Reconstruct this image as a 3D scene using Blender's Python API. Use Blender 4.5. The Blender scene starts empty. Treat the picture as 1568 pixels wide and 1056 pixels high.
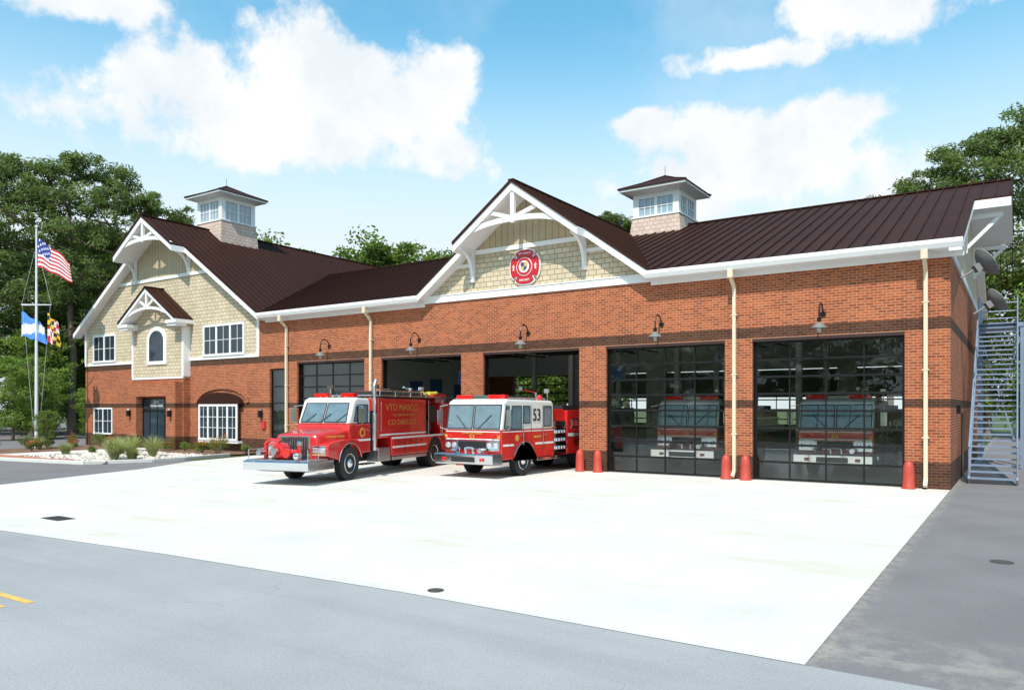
import bpy, bmesh, math, random
import numpy as np
from mathutils import Vector, Matrix
random.seed(7); rng=np.random.default_rng(7)
S=bpy.context.scene
COL=S.collection
def lin(r,g,b):
    f=lambda c:(c/255/12.92 if c/255<=.04045 else ((c/255+.055)/1.055)**2.4)
    return (f(r),f(g),f(b),1)
# ------------------------------------------------------------ node helpers
class NT:
    def __init__(s,nt): s.nt=nt
    def n(s,t,**k):
        nd=s.nt.nodes.new(t)
        for a,b in k.items(): setattr(nd,a,b)
        return nd
    def l(s,a,b): s.nt.links.new(a,b)
    def setin(s,nd,i,v):
        if isinstance(v,bpy.types.NodeSocket): s.l(v,nd.inputs[i])
        else: nd.inputs[i].default_value=v
    def m(s,op,a,b=None,c=None,clamp=False):
        nd=s.n('ShaderNodeMath',operation=op,use_clamp=clamp); s.setin(nd,0,a)
        if b is not None: s.setin(nd,1,b)
        if c is not None: s.setin(nd,2,c)
        return nd.outputs[0]
    def mix(s,f,a,b,mode='MIX'):
        nd=s.n('ShaderNodeMixRGB',blend_type=mode); s.setin(nd,0,f); s.setin(nd,1,a); s.setin(nd,2,b); return nd.outputs[0]
    def noise(s,vec,scale,detail=4,rough=.55):
        nd=s.n('ShaderNodeTexNoise'); s.l(vec,nd.inputs['Vector']); nd.inputs['Scale'].default_value=scale
        nd.inputs['Detail'].default_value=detail; nd.inputs['Roughness'].default_value=rough; return nd.outputs['Fac']
    def ramp(s,f,a,b,lo=0,hi=1):
        nd=s.n('ShaderNodeMapRange',interpolation_type='SMOOTHSTEP'); s.l(f,nd.inputs[0])
        nd.inputs[1].default_value=a; nd.inputs[2].default_value=b; nd.inputs[3].default_value=lo; nd.inputs[4].default_value=hi; return nd.outputs[0]
    def grey(s,f):
        nd=s.n('ShaderNodeCombineColor')
        for i in range(3): s.l(f,nd.inputs[i])
        return nd.outputs[0]
def newmat(name):
    m=bpy.data.materials.new(name); m.use_nodes=True; t=NT(m.node_tree)
    p=m.node_tree.nodes['Principled BSDF']; return m,t,p
def objco(t): return t.n('ShaderNodeTexCoord').outputs['Object']
def mat(name,col,rough=.5,metal=0,var=.12,scale=3,bump=0,bscale=40,coat=0,spec=.5):
    m,t,p=newmat(name); c=objco(t)
    n=t.noise(c,scale,5)
    mx=t.mix(1.0,col,t.grey(t.m('MULTIPLY_ADD',n,2*var,1-var)),'MULTIPLY')
    t.l(mx,p.inputs['Base Color']); p.inputs['Roughness'].default_value=rough; p.inputs['Metallic'].default_value=metal
    p.inputs['Coat Weight'].default_value=coat; p.inputs['Coat Roughness'].default_value=.06
    p.inputs['Specular IOR Level'].default_value=spec
    if bump:
        b=t.n('ShaderNodeBump'); b.inputs['Strength'].default_value=bump; b.inputs['Distance'].default_value=.01
        t.l(t.noise(c,bscale,3),b.inputs['Height']); t.l(b.outputs[0],p.inputs['Normal'])
    return m
def brickmat(name,c1,c2,mort,bw,rh,ms,bands=False,off=.5,bump=.4,sat=1):
    m,t,p=newmat(name); sp=t.n('ShaderNodeSeparateXYZ'); co=objco(t); t.l(co,sp.inputs[0])
    cb=t.n('ShaderNodeCombineXYZ'); t.l(t.m('ADD',sp.outputs[0],sp.outputs[1]),cb.inputs[0]); t.l(sp.outputs[2],cb.inputs[1])
    b=t.n('ShaderNodeTexBrick'); t.l(cb.outputs[0],b.inputs['Vector']); b.offset=off
    b.inputs['Scale'].default_value=1; b.inputs['Brick Width'].default_value=bw; b.inputs['Row Height'].default_value=rh
    b.inputs['Mortar Size'].default_value=ms; b.inputs['Mortar Smooth'].default_value=.2; b.inputs['Bias'].default_value=-.1
    b.inputs['Color1'].default_value=c1; b.inputs['Color2'].default_value=c2; b.inputs['Mortar'].default_value=mort
    col=b.outputs['Color']
    n=t.noise(co,.8,6,.65); col=t.mix(1,col,t.grey(t.m('MULTIPLY_ADD',n,.5,.75)),'MULTIPLY')
    if bands:
        z=sp.outputs[2]
        a=t.m('MULTIPLY',t.m('GREATER_THAN',z,4.72),t.m('LESS_THAN',z,5.07))
        a2=t.m('MULTIPLY',t.m('GREATER_THAN',z,2.40),t.m('LESS_THAN',z,2.66))
        a3=t.m('LESS_THAN',z,.78)
        f=t.m('ADD',t.m('ADD',a,a2),a3,clamp=True)
        col=t.mix(f,col,t.mix(1,col,(.25,.33,.40,1),'MULTIPLY'))
    t.l(col,p.inputs['Base Color']); p.inputs['Roughness'].default_value=.85; p.inputs['Specular IOR Level'].default_value=.25
    bp=t.n('ShaderNodeBump',invert=True); bp.inputs['Strength'].default_value=bump; bp.inputs['Distance'].default_value=.012
    t.l(b.outputs['Fac'],bp.inputs['Height']); t.l(bp.outputs[0],p.inputs['Normal'])
    return m
BRICK=brickmat('red_brick',(.40,.098,.034,1),(.21,.043,.016,1),(.44,.28,.18,1),.24,.084,.009,True)
SHING=brickmat('shingle_siding',lin(205,190,164),lin(190,174,148),lin(125,112,92),.34,.2,.012,off=.37,bump=.6)
BATT=brickmat('board_batten',lin(186,170,142),lin(182,166,138),lin(120,107,88),.3,60,.012,off=0,bump=.6)
CUPS=brickmat('cupola_shingle',lin(208,186,172),lin(193,170,157),lin(140,120,110),.3,.2,.01,off=.4)
WHITE=mat('white_trim',(.80,.79,.78,1),.45,var=.04)
CREAM=mat('cream_downspout',lin(215,198,172),.4,var=.05)
ROOF=mat('standing_seam_metal',(.036,.0135,.009,1),.6,0,var=.25,scale=.6,spec=.12)
BLACK=mat('black_aluminium',(.012,.011,.011,1),.35,.3)
RUB=mat('tyre_rubber',(.022,.022,.023,1),.8,var=.2,scale=15)
CHR=mat('chrome',(.75,.76,.78,1),.14,1,var=.06)
DPL=mat('diamond_plate',(.55,.56,.58,1),.3,1,var=.15,scale=30,bump=.6,bscale=60)
RED=mat('red_paint',(.56,.014,.010,1),.35,0,var=.10,scale=1.5,coat=.8)
CREAMP=mat('white_vehicle_paint',(.74,.73,.69,1),.35,0,var=.06,coat=.8)
GOLD=mat('gold_leaf',(.70,.40,.08,1),.4,.2)
STW=mat('white_stripe',(.75,.75,.75,1),.4)
DARK=mat('dark_chassis',(.02,.02,.022,1),.6)
REDL=mat('red_lens',(.65,.01,.01,1),.12,0,coat=1)
AMB=mat('amber_lens',(.8,.3,.03,1),.15,0,coat=1)
LENS=mat('headlight_lens',(.7,.72,.75,1),.08,.6)
BOLL=mat('red_bollard_plastic',(.45,.055,.035,1),.55,var=.2)
GALV=mat('galvanised_steel',(.24,.30,.40,1),.5,.3)
GREY=mat('grey_equipment',(.38,.39,.41,1),.6,var=.3,scale=1)
SHG=mat('dish_grey',(.20,.21,.22,1),.6)
INTW=mat('interior_wall',(.72,.72,.70,1),.8)
INTC=mat('interior_ceiling',(.34,.33,.32,1),.9)
WG=mat('window_glass',(.022,.035,.05,1),.03,0,var=.3,scale=1.0,spec=.45)
TG=mat('vehicle_glass',(.13,.19,.22,1),.03,0,var=.5,scale=2.5,spec=.9)
CG=mat('cupola_glass',(.27,.37,.44,1),.03,0,var=.3,scale=1.2,spec=1)
def doorglass():
    m,t,p=newmat('door_glass'); out=m.node_tree.nodes['Material Output']; m.node_tree.nodes.remove(p)
    tr=t.n('ShaderNodeBsdfTransparent'); tr.inputs[0].default_value=(.90,.92,.90,1)
    g=t.n('ShaderNodeBsdfGlossy'); g.inputs['Roughness'].default_value=.0; g.inputs['Color'].default_value=(.9,.95,.95,1)
    bp=t.n('ShaderNodeBump'); bp.inputs['Strength'].default_value=.05; bp.inputs['Distance'].default_value=.05; t.l(t.noise(objco(t),.9,2),bp.inputs['Height']); t.l(bp.outputs[0],g.inputs['Normal'])
    fr=t.n('ShaderNodeFresnel'); fr.inputs[0].default_value=1.5
    mx=t.n('ShaderNodeMixShader'); t.l(t.m('MULTIPLY',fr.outputs[0],1.7,clamp=True),mx.inputs[0]); t.l(tr.outputs[0],mx.inputs[1]); t.l(g.outputs[0],mx.inputs[2]); t.l(mx.outputs[0],out.inputs[0])
    return m
DG=doorglass()
# ------------------------------------------------------------ mesh builder
class B:
    def __init__(s): s.v=[]; s.f=[]
    def add(s,vs,fs):
        o=len(s.v); s.v+=[tuple(v) for v in vs]; s.f+=[tuple(i+o for i in f) for f in fs]; return s
    def box(s,x0,x1,y0,y1,z0,z1):
        return s.add([(x0,y0,z0),(x1,y0,z0),(x1,y1,z0),(x0,y1,z0),(x0,y0,z1),(x1,y0,z1),(x1,y1,z1),(x0,y1,z1)],
              [(0,3,2,1),(4,5,6,7),(0,1,5,4),(1,2,6,5),(2,3,7,6),(3,0,4,7)])
    def quad(s,*p): return s.add(p,[tuple(range(len(p)))])
    def beam(s,p,q,w,h,up=(0,0,1)):
        p=Vector(p);q=Vector(q);d=(q-p).normalized();u=Vector(up)
        a=d.cross(u)
        if a.length<1e-4: a=d.cross(Vector((0,1,0)))
        a.normalize(); b=a.cross(d).normalized(); a*=w/2; b*=h/2
        vs=[p-a-b,p+a-b,p+a+b,p-a+b,q-a-b,q+a-b,q+a+b,q-a+b]
        return s.add(vs,[(0,3,2,1),(4,5,6,7),(0,1,5,4),(1,2,6,5),(2,3,7,6),(3,0,4,7)])
    def tube(s,p,q,r,n=10,r2=None):
        p=Vector(p);q=Vector(q);d=(q-p).normalized(); r2=r if r2 is None else r2
        a=d.orthogonal().normalized(); b=d.cross(a); vs=[]
        for k in range(n):
            t=2*math.pi*k/n; o=a*math.cos(t)+b*math.sin(t); vs+= [p+o*r,q+o*r2]
        fs=[(2*k,2*((k+1)%n),2*((k+1)%n)+1,2*k+1) for k in range(n)]
        fs+=[tuple(2*k for k in range(n))[::-1],tuple(2*k+1 for k in range(n))]
        return s.add(vs,fs)
    def path(s,pts,r,n=8):
        for a,b in zip(pts[:-1],pts[1:]): s.tube(a,b,r,n)
        return s
    def prism(s,pr,x0,x1):
        n=len(pr); vs=[(x0,y,z) for y,z in pr]+[(x1,y,z) for y,z in pr]
        return s.add(vs,[tuple(range(n)),tuple(range(2*n-1,n-1,-1))]+[(i,(i+1)%n,(i+1)%n+n,i+n) for i in range(n)])
    def prismy(s,pr,y0,y1):
        n=len(pr); vs=[(x,y0,z) for x,z in pr]+[(x,y1,z) for x,z in pr]
        return s.add(vs,[tuple(range(n)),tuple(range(2*n-1,n-1,-1))]+[(i,(i+1)%n,(i+1)%n+n,i+n) for i in range(n)])
    def slab(s,pts,th):
        n=len(pts); vs=list(pts)+[(x,y,z-th) for x,y,z in pts]
        return s.add(vs,[tuple(range(n)),tuple(range(2*n-1,n-1,-1))]+[(i,(i+1)%n,(i+1)%n+n,i+n) for i in range(n)])
    def lathe(s,pr,c,axis='z',n=24):
        vs=[];cx,cy,cz=c
        for r,h in pr:
            for k in range(n):
                t=2*math.pi*k/n; a=r*math.cos(t); b=r*math.sin(t)
                vs.append((cx+h,cy+a,cz+b) if axis=='x' else (cx+a,cy+h,cz+b) if axis=='y' else (cx+a,cy+b,cz+h))
        m=len(pr); fs=[]
        for i in range(m-1):
            for k in range(n):
                k2=(k+1)%n; fs.append((i*n+k,i*n+k2,(i+1)*n+k2,(i+1)*n+k))
        fs+=[tuple(range(n))[::-1],tuple(range((m-1)*n,m*n))]
        return s.add(vs,fs)
    def build(s,name,mt,parent=None,bevel=0,smooth=False,seg=2):
        me=bpy.data.meshes.new(name); me.from_pydata(s.v,[],s.f); me.update()
        bm=bmesh.new(); bm.from_mesh(me); bmesh.ops.recalc_face_normals(bm,faces=bm.faces); bm.to_mesh(me); bm.free()
        me.materials.append(mt)
        o=bpy.data.objects.new(name,me); COL.objects.link(o)
        if parent: o.parent=parent
        if bevel:
            md=o.modifiers.new('bevel','BEVEL'); md.width=bevel; md.segments=seg; md.limit_method='ANGLE'; md.angle_limit=math.radians(35)
        if smooth:
            for p in me.polygons: p.use_smooth=True
            try: me.set_sharp_from_angle(angle=math.radians(40))
            except Exception: pass
        return o
def empty(name,loc=(0,0,0),rz=0):
    e=bpy.data.objects.new(name,None); COL.objects.link(e); e.location=loc; e.rotation_euler=(0,0,rz); e.empty_display_size=.3; return e
def text(name,body,loc,rot,size,mt,parent,ext=.004,sx=1,bold=.012):
    c=bpy.data.curves.new(name,'FONT'); c.body=body; c.size=size; c.extrude=ext; c.align_x='CENTER'; c.align_y='CENTER'; c.offset=size*bold
    c.materials.append(mt); o=bpy.data.objects.new(name,c); COL.objects.link(o); o.location=loc; o.rotation_euler=rot; o.scale=(sx,1,1); o.parent=parent; return o
H90=math.pi/2
# ------------------------------------------------------------ GROUND
def groundmat(name,c1,c2,scale,fine,finescale=80,extra=None,rough=.9):
    m,t,p=newmat(name); co=objco(t)
    f=t.ramp(t.noise(co,scale,6,.6),.3,.7); col=t.mix(f,c1,c2)
    n=t.noise(co,finescale,3,.7); col=t.mix(1,col,t.grey(t.m('MULTIPLY_ADD',n,2*fine,1-fine)),'MULTIPLY')
    if extra: col=extra(t,co,col)
    t.l(col,p.inputs['Base Color']); p.inputs['Roughness'].default_value=rough; p.inputs['Specular IOR Level'].default_value=.3
    b=t.n('ShaderNodeBump'); b.inputs['Strength'].default_value=.35; b.inputs['Distance'].default_value=.01; t.l(t.noise(co,finescale,3,.7),b.inputs['Height']); t.l(b.outputs[0],p.inputs['Normal'])
    return m
def conc_extra(t,co,col):
    mp=t.n('ShaderNodeMapping'); t.l(co,mp.inputs[0]); mp.inputs['Scale'].default_value=(.25,.9,1); mp.inputs['Rotation'].default_value=(0,0,.25)
    s=t.ramp(t.noise(mp.outputs[0],.9,7,.65),.50,.72); col=t.mix(t.m('MULTIPLY',s,.60),col,(.54,.44,.30,1))
    s2=t.ramp(t.noise(co,.35,8,.7),.50,.72); col=t.mix(t.m('MULTIPLY',s2,.30),col,(.44,.40,.34,1))
    s3=t.ramp(t.noise(co,2.6,6,.75),.62,.75); col=t.mix(t.m('MULTIPLY',s3,.3),col,(.38,.34,.28,1))
    mp2=t.n('ShaderNodeMapping'); t.l(co,mp2.inputs[0]); mp2.inputs['Scale'].default_value=(3.2,.16,1); mp2.inputs['Rotation'].default_value=(0,0,-.06)
    s4=t.ramp(t.noise(mp2.outputs[0],1.0,6,.7),.57,.74); col=t.mix(t.m('MULTIPLY',s4,.22),col,(.38,.35,.31,1))
    b=t.n('ShaderNodeTexBrick'); t.l(co,b.inputs['Vector']); b.offset=0; b.inputs['Scale'].default_value=1; b.inputs['Brick Width'].default_value=5.68; b.inputs['Row Height'].default_value=4.5; b.inputs['Mortar Size'].default_value=.009
    return t.mix(t.m('MULTIPLY',b.outputs['Fac'],.3),col,(.27,.24,.21,1))
def road_extra(t,co,col):
    v=t.n('ShaderNodeTexVoronoi',feature='DISTANCE_TO_EDGE'); mp=t.n('ShaderNodeMixRGB'); mp.inputs[0].default_value=.35
    nn=t.n('ShaderNodeTexNoise'); t.l(co,nn.inputs['Vector']); nn.inputs['Scale'].default_value=2.5; nn.inputs['Detail'].default_value=6; t.l(co,mp.inputs[1]); t.l(nn.outputs['Color'],mp.inputs[2]); t.l(mp.outputs[0],v.inputs['Vector']); v.inputs['Scale'].default_value=1.1
    cr=t.ramp(v.outputs['Distance'],.0,.009,1,0); patch=t.ramp(t.noise(co,.33,4),.53,.66)
    col=t.mix(t.m('MULTIPLY',t.m('MULTIPLY',cr,patch),.45),col,(.10,.10,.105,1))
    mp2=t.n('ShaderNodeMapping'); t.l(co,mp2.inputs[0]); mp2.inputs['Scale'].default_value=(.12,1.3,1)
    s=t.ramp(t.noise(mp2.outputs[0],.8,6,.6),.4,.68); col=t.mix(t.m('MULTIPLY',s,.35),col,(.22,.22,.225,1))
    sp=t.n('ShaderNodeTexVoronoi'); t.l(co,sp.inputs['Vector']); sp.inputs['Scale'].default_value=40
    col=t.mix(t.m('MULTIPLY',t.ramp(sp.outputs['Distance'],.0,.35,1,0),.35),col,(.62,.61,.60,1))
    n5=t.noise(co,90,2,.8); return t.mix(t.ramp(n5,.52,.72,0,.5),col,(.12,.12,.125,1))
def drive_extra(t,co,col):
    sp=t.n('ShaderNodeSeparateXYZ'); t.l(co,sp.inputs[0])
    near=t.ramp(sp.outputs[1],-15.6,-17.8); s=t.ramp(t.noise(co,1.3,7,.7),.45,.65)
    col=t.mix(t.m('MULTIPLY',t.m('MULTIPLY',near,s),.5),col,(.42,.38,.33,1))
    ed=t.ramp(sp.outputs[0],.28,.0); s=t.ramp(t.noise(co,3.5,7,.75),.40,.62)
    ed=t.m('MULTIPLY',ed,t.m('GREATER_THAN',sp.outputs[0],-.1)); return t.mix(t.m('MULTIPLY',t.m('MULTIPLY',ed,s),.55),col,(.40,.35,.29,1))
GRASS=groundmat('grass_ground',(.05,.08,.022,1),(.09,.11,.04,1),.15,.4,25)
CONC=groundmat('concrete',(.66,.635,.59,1),(.60,.575,.53,1),.5,.07,60,conc_extra,.85)
ROAD=groundmat('road_asphalt',(.37,.365,.37,1),(.31,.305,.31,1),.25,.4,45,road_extra)
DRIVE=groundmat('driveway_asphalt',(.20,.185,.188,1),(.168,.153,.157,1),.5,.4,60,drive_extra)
def sheet(name,pts,z,mt):
    b=B(); b.quad(*[(x,y,z) for x,y in pts]); o=b.build(name,mt); return o
sheet('ground',[(-900,-900),(900,-900),(900,900),(-900,900)],-.016,GRASS)
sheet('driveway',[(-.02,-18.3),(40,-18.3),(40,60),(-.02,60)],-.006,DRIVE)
sheet('parking_lot',[(-120,-22),(-22,-21),(-22,-5),(-46,-5),(-52,30),(-52,45),(-120,45)],-.010,DRIVE)
edge=[(60,-17.9),(0,-18.05),(-5,-18.05),(-10,-18.3),(-15,-18.72),(-20,-19.3),(-26,-20.2),(-40,-22.8),(-70,-30),(-160,-60)]
sheet('road',edge+[(-160,-72),(-70,-40),(-40,-32),(-20,-29),(0,-28),(60,-28)],-.002,ROAD)
sheet('concrete_apron',[(0,0),(0,-18.05),(-5,-18.05),(-10,-18.3),(-15,-18.72),(-20,-19.3),(-22.8,-19.7),(-24.7,-14.75),(-26.9,-8.95),(-29.2,-5.2),(-30.2,-1.2),(-30.6,0)],.003,CONC)
FLOOR=mat('sealed_floor',(.55,.53,.50,1),.35,var=.2)
sheet('garage_floor',[(-31,0.001),(0,0.001),(0,19.8),(-31,19.8)],.003,FLOOR)
YEL=mat('yellow_road_paint',(.72,.42,.10,1),.7,var=.5,scale=20)
ln=B()
for off in (0,.30):
    p=[(-8.45-off*.2,-21.0-off),(-14,-21.1-off),(-20,-21.8-off),(-30,-23.4-off)]
    for a,c in zip(p[:-1],p[1:]): ln.quad((a[0],a[1]-.05,.002),(a[0],a[1]+.05,.002),(c[0],c[1]+.05,.002),(c[0],c[1]-.05,.002))
ln.build('road_centre_line',YEL)
IRON=mat('cast_iron',(.09,.08,.07,1),.6,.3,bump=.5,bscale=50)
B().lathe([(.11,0),(.11,.008)],(-4.7,-17.75,.003),n=24).lathe([(.09,.008),(.09,.014)],(-4.7,-17.75,.003),n=24).build('manhole_cover',IRON)
B().lathe([(.16,0),(.16,.012)],(1.44,-11.4,-.006),n=32).build('manhole_cover',IRON)
g=B(); g.box(-16.0,-15.25,-17.5,-17.1,.003,.009)
for i in range(8): g.box(-15.96+i*.09,-15.92+i*.09,-17.46,-17.14,.009,.018)
g.build('storm_drain_grate',IRON)
sm=B(); mr=random.Random(5)
for i in range(260):
    y=-18+mr.random()*18; x=abs(mr.gauss(0,.12)); r_=mr.uniform(.004,.011); sm.box(x-r_,x+r_,y-r_,y+r_*1.4,-.006,-.006+r_)
sm.build('loose_gravel',mat('loose_stone',(.28,.25,.22,1),.9))
# ------------------------------------------------------------ BUILDING
bd=empty('fire_station_building')
DOORS=[(-5.73,-1.19),(-11.16,-6.66),(-16.83,-12.30),(-22.59,-17.99),(-28.33,-23.67)]
DT=4.64
w=B()
piers=[(-1.19,0),(-6.66,-5.73),(-12.30,-11.16),(-17.99,-16.83),(-23.67,-22.59),(-29.15,-28.33)]
for a,b in piers: w.box(a,b,0,.4,-.1,DT)
w.box(-31.27,-29.15,0,.4,4.4,DT); w.box(-31.27,-30.45,0,.4,-.1,4.4)
w.box(-31.27,0,0,.4,DT,6.96)
w.box(-.4,0,.4,19.8,-.1,6.96)
w.build('brick_wall_front',BRICK,bd)
w=B()
for a,b in piers: w.box(a,b,19.4,19.8,0,DT)
w.box(-31.27,-29.15,19.4,19.8,0,DT); w.box(-31.27,-.4,19.4,19.8,DT,6.96); w.build('brick_wall_rear',BRICK,bd)
LINT=mat('steel_lintel',(.035,.014,.012,1),.5)
w=B()
for a,b in DOORS: w.box(a,b,-.012,.12,DT-.05,DT+.05)
w.build('door_lintels',LINT,bd)
w=B(); w.box(-31,-.402,.402,19.3,6.5,6.6); w.build('interior_ceiling',INTC,bd)
w=B(); w.box(-31.2,-30.6,.402,19.3,0.01,6.5); w.box(-.47,-.41,.402,19.3,0.01,6.5)
for a,b in piers[1:-1]: w.box(a,b,19.2,19.39,0.01,DT)
w.box(-30.6,-.47,19.2,19.39,DT,6.5)
w.build('interior_walls',INTW,bd)
w=B()
for x in (-6.2,-11.7,-17.4,-23.1): 
    for y in (8.5,14): w.box(x-.12,x+.12,y-.12,y+.12,0,6.5)
for y in (4,8,12,16): w.box(-30.5,-.5,y-.1,y+.1,6.1,6.45)
w.build('interior_columns',INTW,bd)
w=B()
for x in (-17.6,-23.4):
    for j in range(12): w.box(x-.02,x+.6,4.5+j*.9,5.34+j*.9,0.01,2.4)
w.box(-16.4,-13.6,18,19.1,0.01,2.6)
w.build('interior_lockers',GREY,bd,.02)
w=B()
for j in range(12):
    for x in (-16.95,-22.75):
        for z in (.9,1.3): w.box(x-.04,x+.05,4.6+j*.9,5.2+j*.9,z+.4,z+.75)
w.build('hanging_turnout_gear',mat('turnout_gear',(.22,.17,.07,1),.9,var=.5,scale=4),bd,.03)
# rear overhead doors: solid panels with a window band
w=B()
for i,(a,b) in enumerate(DOORS):
    zs=[(.05,1.45),(3.0,DT-.06)] if i<4 else [(.05,2.2)]
    for z0,z1 in zs: w.box(a+.05,b-.05,19.42,19.46,z0,z1)
w.build('rear_door_panels',mat('rear_door_panel',(.16,.16,.16,1),.6),bd)
w=B()
for i,(y,z) in enumerate(((11,3.2),(13,3.4),(15.5,3.1))): w.box(-30.59,-30.56,y,y+1.2,z,z+.9)
w.box(-22.2,-21.2,5.2,5.25,3.6,4.3); w.box(-14.2,-13.3,6.2,6.25,3.7,4.3)
w.build('hanging_banners',mat('banner_blue',(.05,.16,.40,1),.7),bd)
def door(b0,x0,x1,z0,z1,y,cols,rows,gl):
    fw=.06
    b0.box(x0,x0+fw,y,y+.06,z0,z1); b0.box(x1-fw,x1,y,y+.06,z0,z1)
    for r in range(rows+1):
        z=z0+(z1-z0-fw)*r/rows; b0.box(x0+fw,x1-fw,y+.001,y+.059,z,z+fw)
        if 0<r<rows: b0.box(x0+fw,x1-fw,y+.002,y+.058,z-.012,z)
    for c in range(1,cols):
        x=x0+(x1-x0)*c/cols
        for r in range(rows):
            za=z0+(z1-z0-fw)*r/rows+fw; zb=z0+(z1-z0-fw)*(r+1)/rows
            b0.box(x-.022,x+.022,y+.003,y+.057,za,zb)
    gl.quad((x0+.01,y+.03,z0+.01),(x1-.01,y+.03,z0+.01),(x1-.01,y+.03,z1-.01),(x0+.01,y+.03,z1-.01))
fr=B(); gl=B()
for i in (0,1,4):
    a,b=DOORS[i]; door(fr,a+.03,b-.03,.02,DT-.05,.2,4,8,gl)
for i in range(5):
    a,b=DOORS[i]; door(fr,a+.03,b-.03,.02,DT-.05,19.5,4,8,B())
for i in range(5):
    a,b=DOORS[i]
    fr.box(a,a+.03,.1,.35,0,DT-.05); fr.box(b-.03,b,.1,.35,0,DT-.05)
    fr.box(a-.06,a-.01,.5,5.0,DT+.1,DT+.16); fr.box(b+.01,b+.06,.5,5.0,DT+.1,DT+.16)
door(fr,-30.42,-29.18,.05,4.38,.1,1,5,gl)
for i in (2,3):
    a,b=DOORS[i]
    for r in range(9): fr.box(a+.1,b-.1,.7+r*.55,.76+r*.55,DT+.2,DT+.26)
fr.build('bay_door_frames',BLACK,bd)
gl.build('bay_door_glass',DG,bd)
# eaves -----------------------------------------------------
kM=.3875; zm=lambda y:7.25+kM*(y+.5)
GX,GZ,GK=-14.66,11.2,.72
WX,WZ,WK=-40.05,13.4,.6595
t=B()
for x0,x1 in ((-9.35,.35),(-30.75,-19.97)):
    t.prism([(-.5,6.98),(-.56,6.98),(-.63,7.12),(-.63,7.235),(-.5,7.235)],x0,x1)
    t.box(x0,x1,-.5,.0,6.955,6.99); 
    t.box(x0,x1,-.035,-.001,6.80,6.954)
t.box(-20.0,-9.3,-.07,-.002,6.93,7.2); t.box(-20.1,-9.2,-.10,-.002,7.2,7.24)
t.build('gutters_and_soffit',WHITE,bd,.006)
roof=B(); rib=B()
roof.slab([(GX+5.49,-.55,zm(-.55)),(.35,-.55,zm(-.55)),(.35,6.2,zm(6.2)),(1.48,6.2,zm(6.2)),(1.48,9.9,zm(9.9)),(GX,9.9,zm(9.9)),(GX,9.69,11.2)],.07)
roof.slab([(GX-5.49,-.55,zm(-.55)),(GX,9.69,11.2),(GX,9.9,zm(9.9)),(WX+(WZ-zm(9.9))/WK,9.9,zm(9.9)),(WX+9.33,-.55,zm(-.55))],.07)
zr=zm(9.9)
roof.slab([(1.48,9.9,zr),(1.48,13.6,zm(6.2)),(.35,13.6,zm(6.2)),(.35,20.35,zm(-.55)),(-36.8,20.35,zm(-.55)),(-36.8,9.9,zr)],.07)
x=1.43
while x>-36.5:
    if x>.35: y0=6.22
    else:
        d=abs(x-GX); y0=-.55
        if d<5.49: y0=(GZ-GK*d-7.25)/kM-.5
        dw=x-WX
        if dw<9.33: y0=(WZ-WK*dw-7.25)/kM-.5
    if y0<9.8: rib.beam((x,y0,zm(y0)+.02),(x,9.9,zr+.02),.03,.07)
    rib.beam((x,9.9,zr+.02),(x,20.3,zm(-.5)+.02),.03,.06)
    x-=.46
rib.beam((1.5,9.9,zr+.02),(-36.8,9.9,zr+.02),.3,.05)
def gable_roof(cx,zr,k,hw,ylow,hwu,yup,yback_fn,extra_back=None):
    for sg in (-1,1):
        P=lambda d,y:(cx+sg*d,y,zr-k*d)
        if extra_back is None:
            roof.slab([P(0,ylow),P(hw,ylow),P(hw,yback_fn(hw)),P(0,yback_fn(0))],.07)
        else:
            roof.slab([P(0,ylow),P(hw,ylow),P(hw,extra_back),P(0,extra_back)],.07)
        roof.slab([P(0,yup),P(hwu,yup),P(hwu,ylow),P(0,ylow)],.07)
        y=yup+.02
        yb=extra_back if extra_back else yback_fn(0)
        while y<yb:
            dmax=hwu if y<ylow else hw
            if extra_back is None and y>ylow:
                dmax=min(hw,max(0,(zr-zm(y))/k))
            elif extra_back and sg==1 and y>-.5:
                dmax=min(hw,(zr-zm(y))/k) if y<9.9 else min(hw,(zr-(2*zm(9.9)-zm(y)))/k)
            if dmax>.2:
                a=P(0,y);b=P(dmax,y); rib.beam((a[0],a[1],a[2]+.02),(b[0],b[1],b[2]+.02),.03,.06)
            y+=.46
gable_roof(GX,GZ,GK,5.49,-.55,2.9,-1.19,lambda d:(GZ-GK*d-7.25)/kM-.5)
rib.beam((GX,-1.2,GZ+.02),(GX,9.7,GZ+.02),.25,.05)
gable_roof(WX,WZ,WK,9.33,-.55,2.98,-1.38,None,18.2)
rib.beam((WX,-1.4,WZ+.02),(WX,18.2,WZ+.02),.25,.05)
EX,EZ,EK=-39.95,9.32,.66
for sg in (-1,1):
    roof.slab([(EX,-1.2,EZ),(EX+sg*2.9,-1.2,EZ-EK*2.9),(EX+sg*2.9,0,EZ-EK*2.9),(EX,0,EZ)],.06)
    y=-1.17
    while y<0: rib.beam((EX,y,EZ+.015),(EX+sg*2.9,y,EZ-EK*2.9+.015),.025,.05); y+=.39
rib.beam((EX,-1.2,EZ+.02),(EX,0,EZ+.02),.16,.05)
roof.build('metal_roof_panels',ROOF,bd); rib.build('standing_seams',ROOF,bd)
def chev(b,cx,zr,k,d0,d1,th,y0,y1,off=.07):
    for sg in (-1,1):
        b.prismy([(cx+sg*d0,zr-k*d0-off),(cx+sg*d1,zr-k*d1-off),(cx+sg*d1,zr-k*d1-off-th),(cx+sg*d0,zr-k*d0-off-th)],y0,y1)
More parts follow.
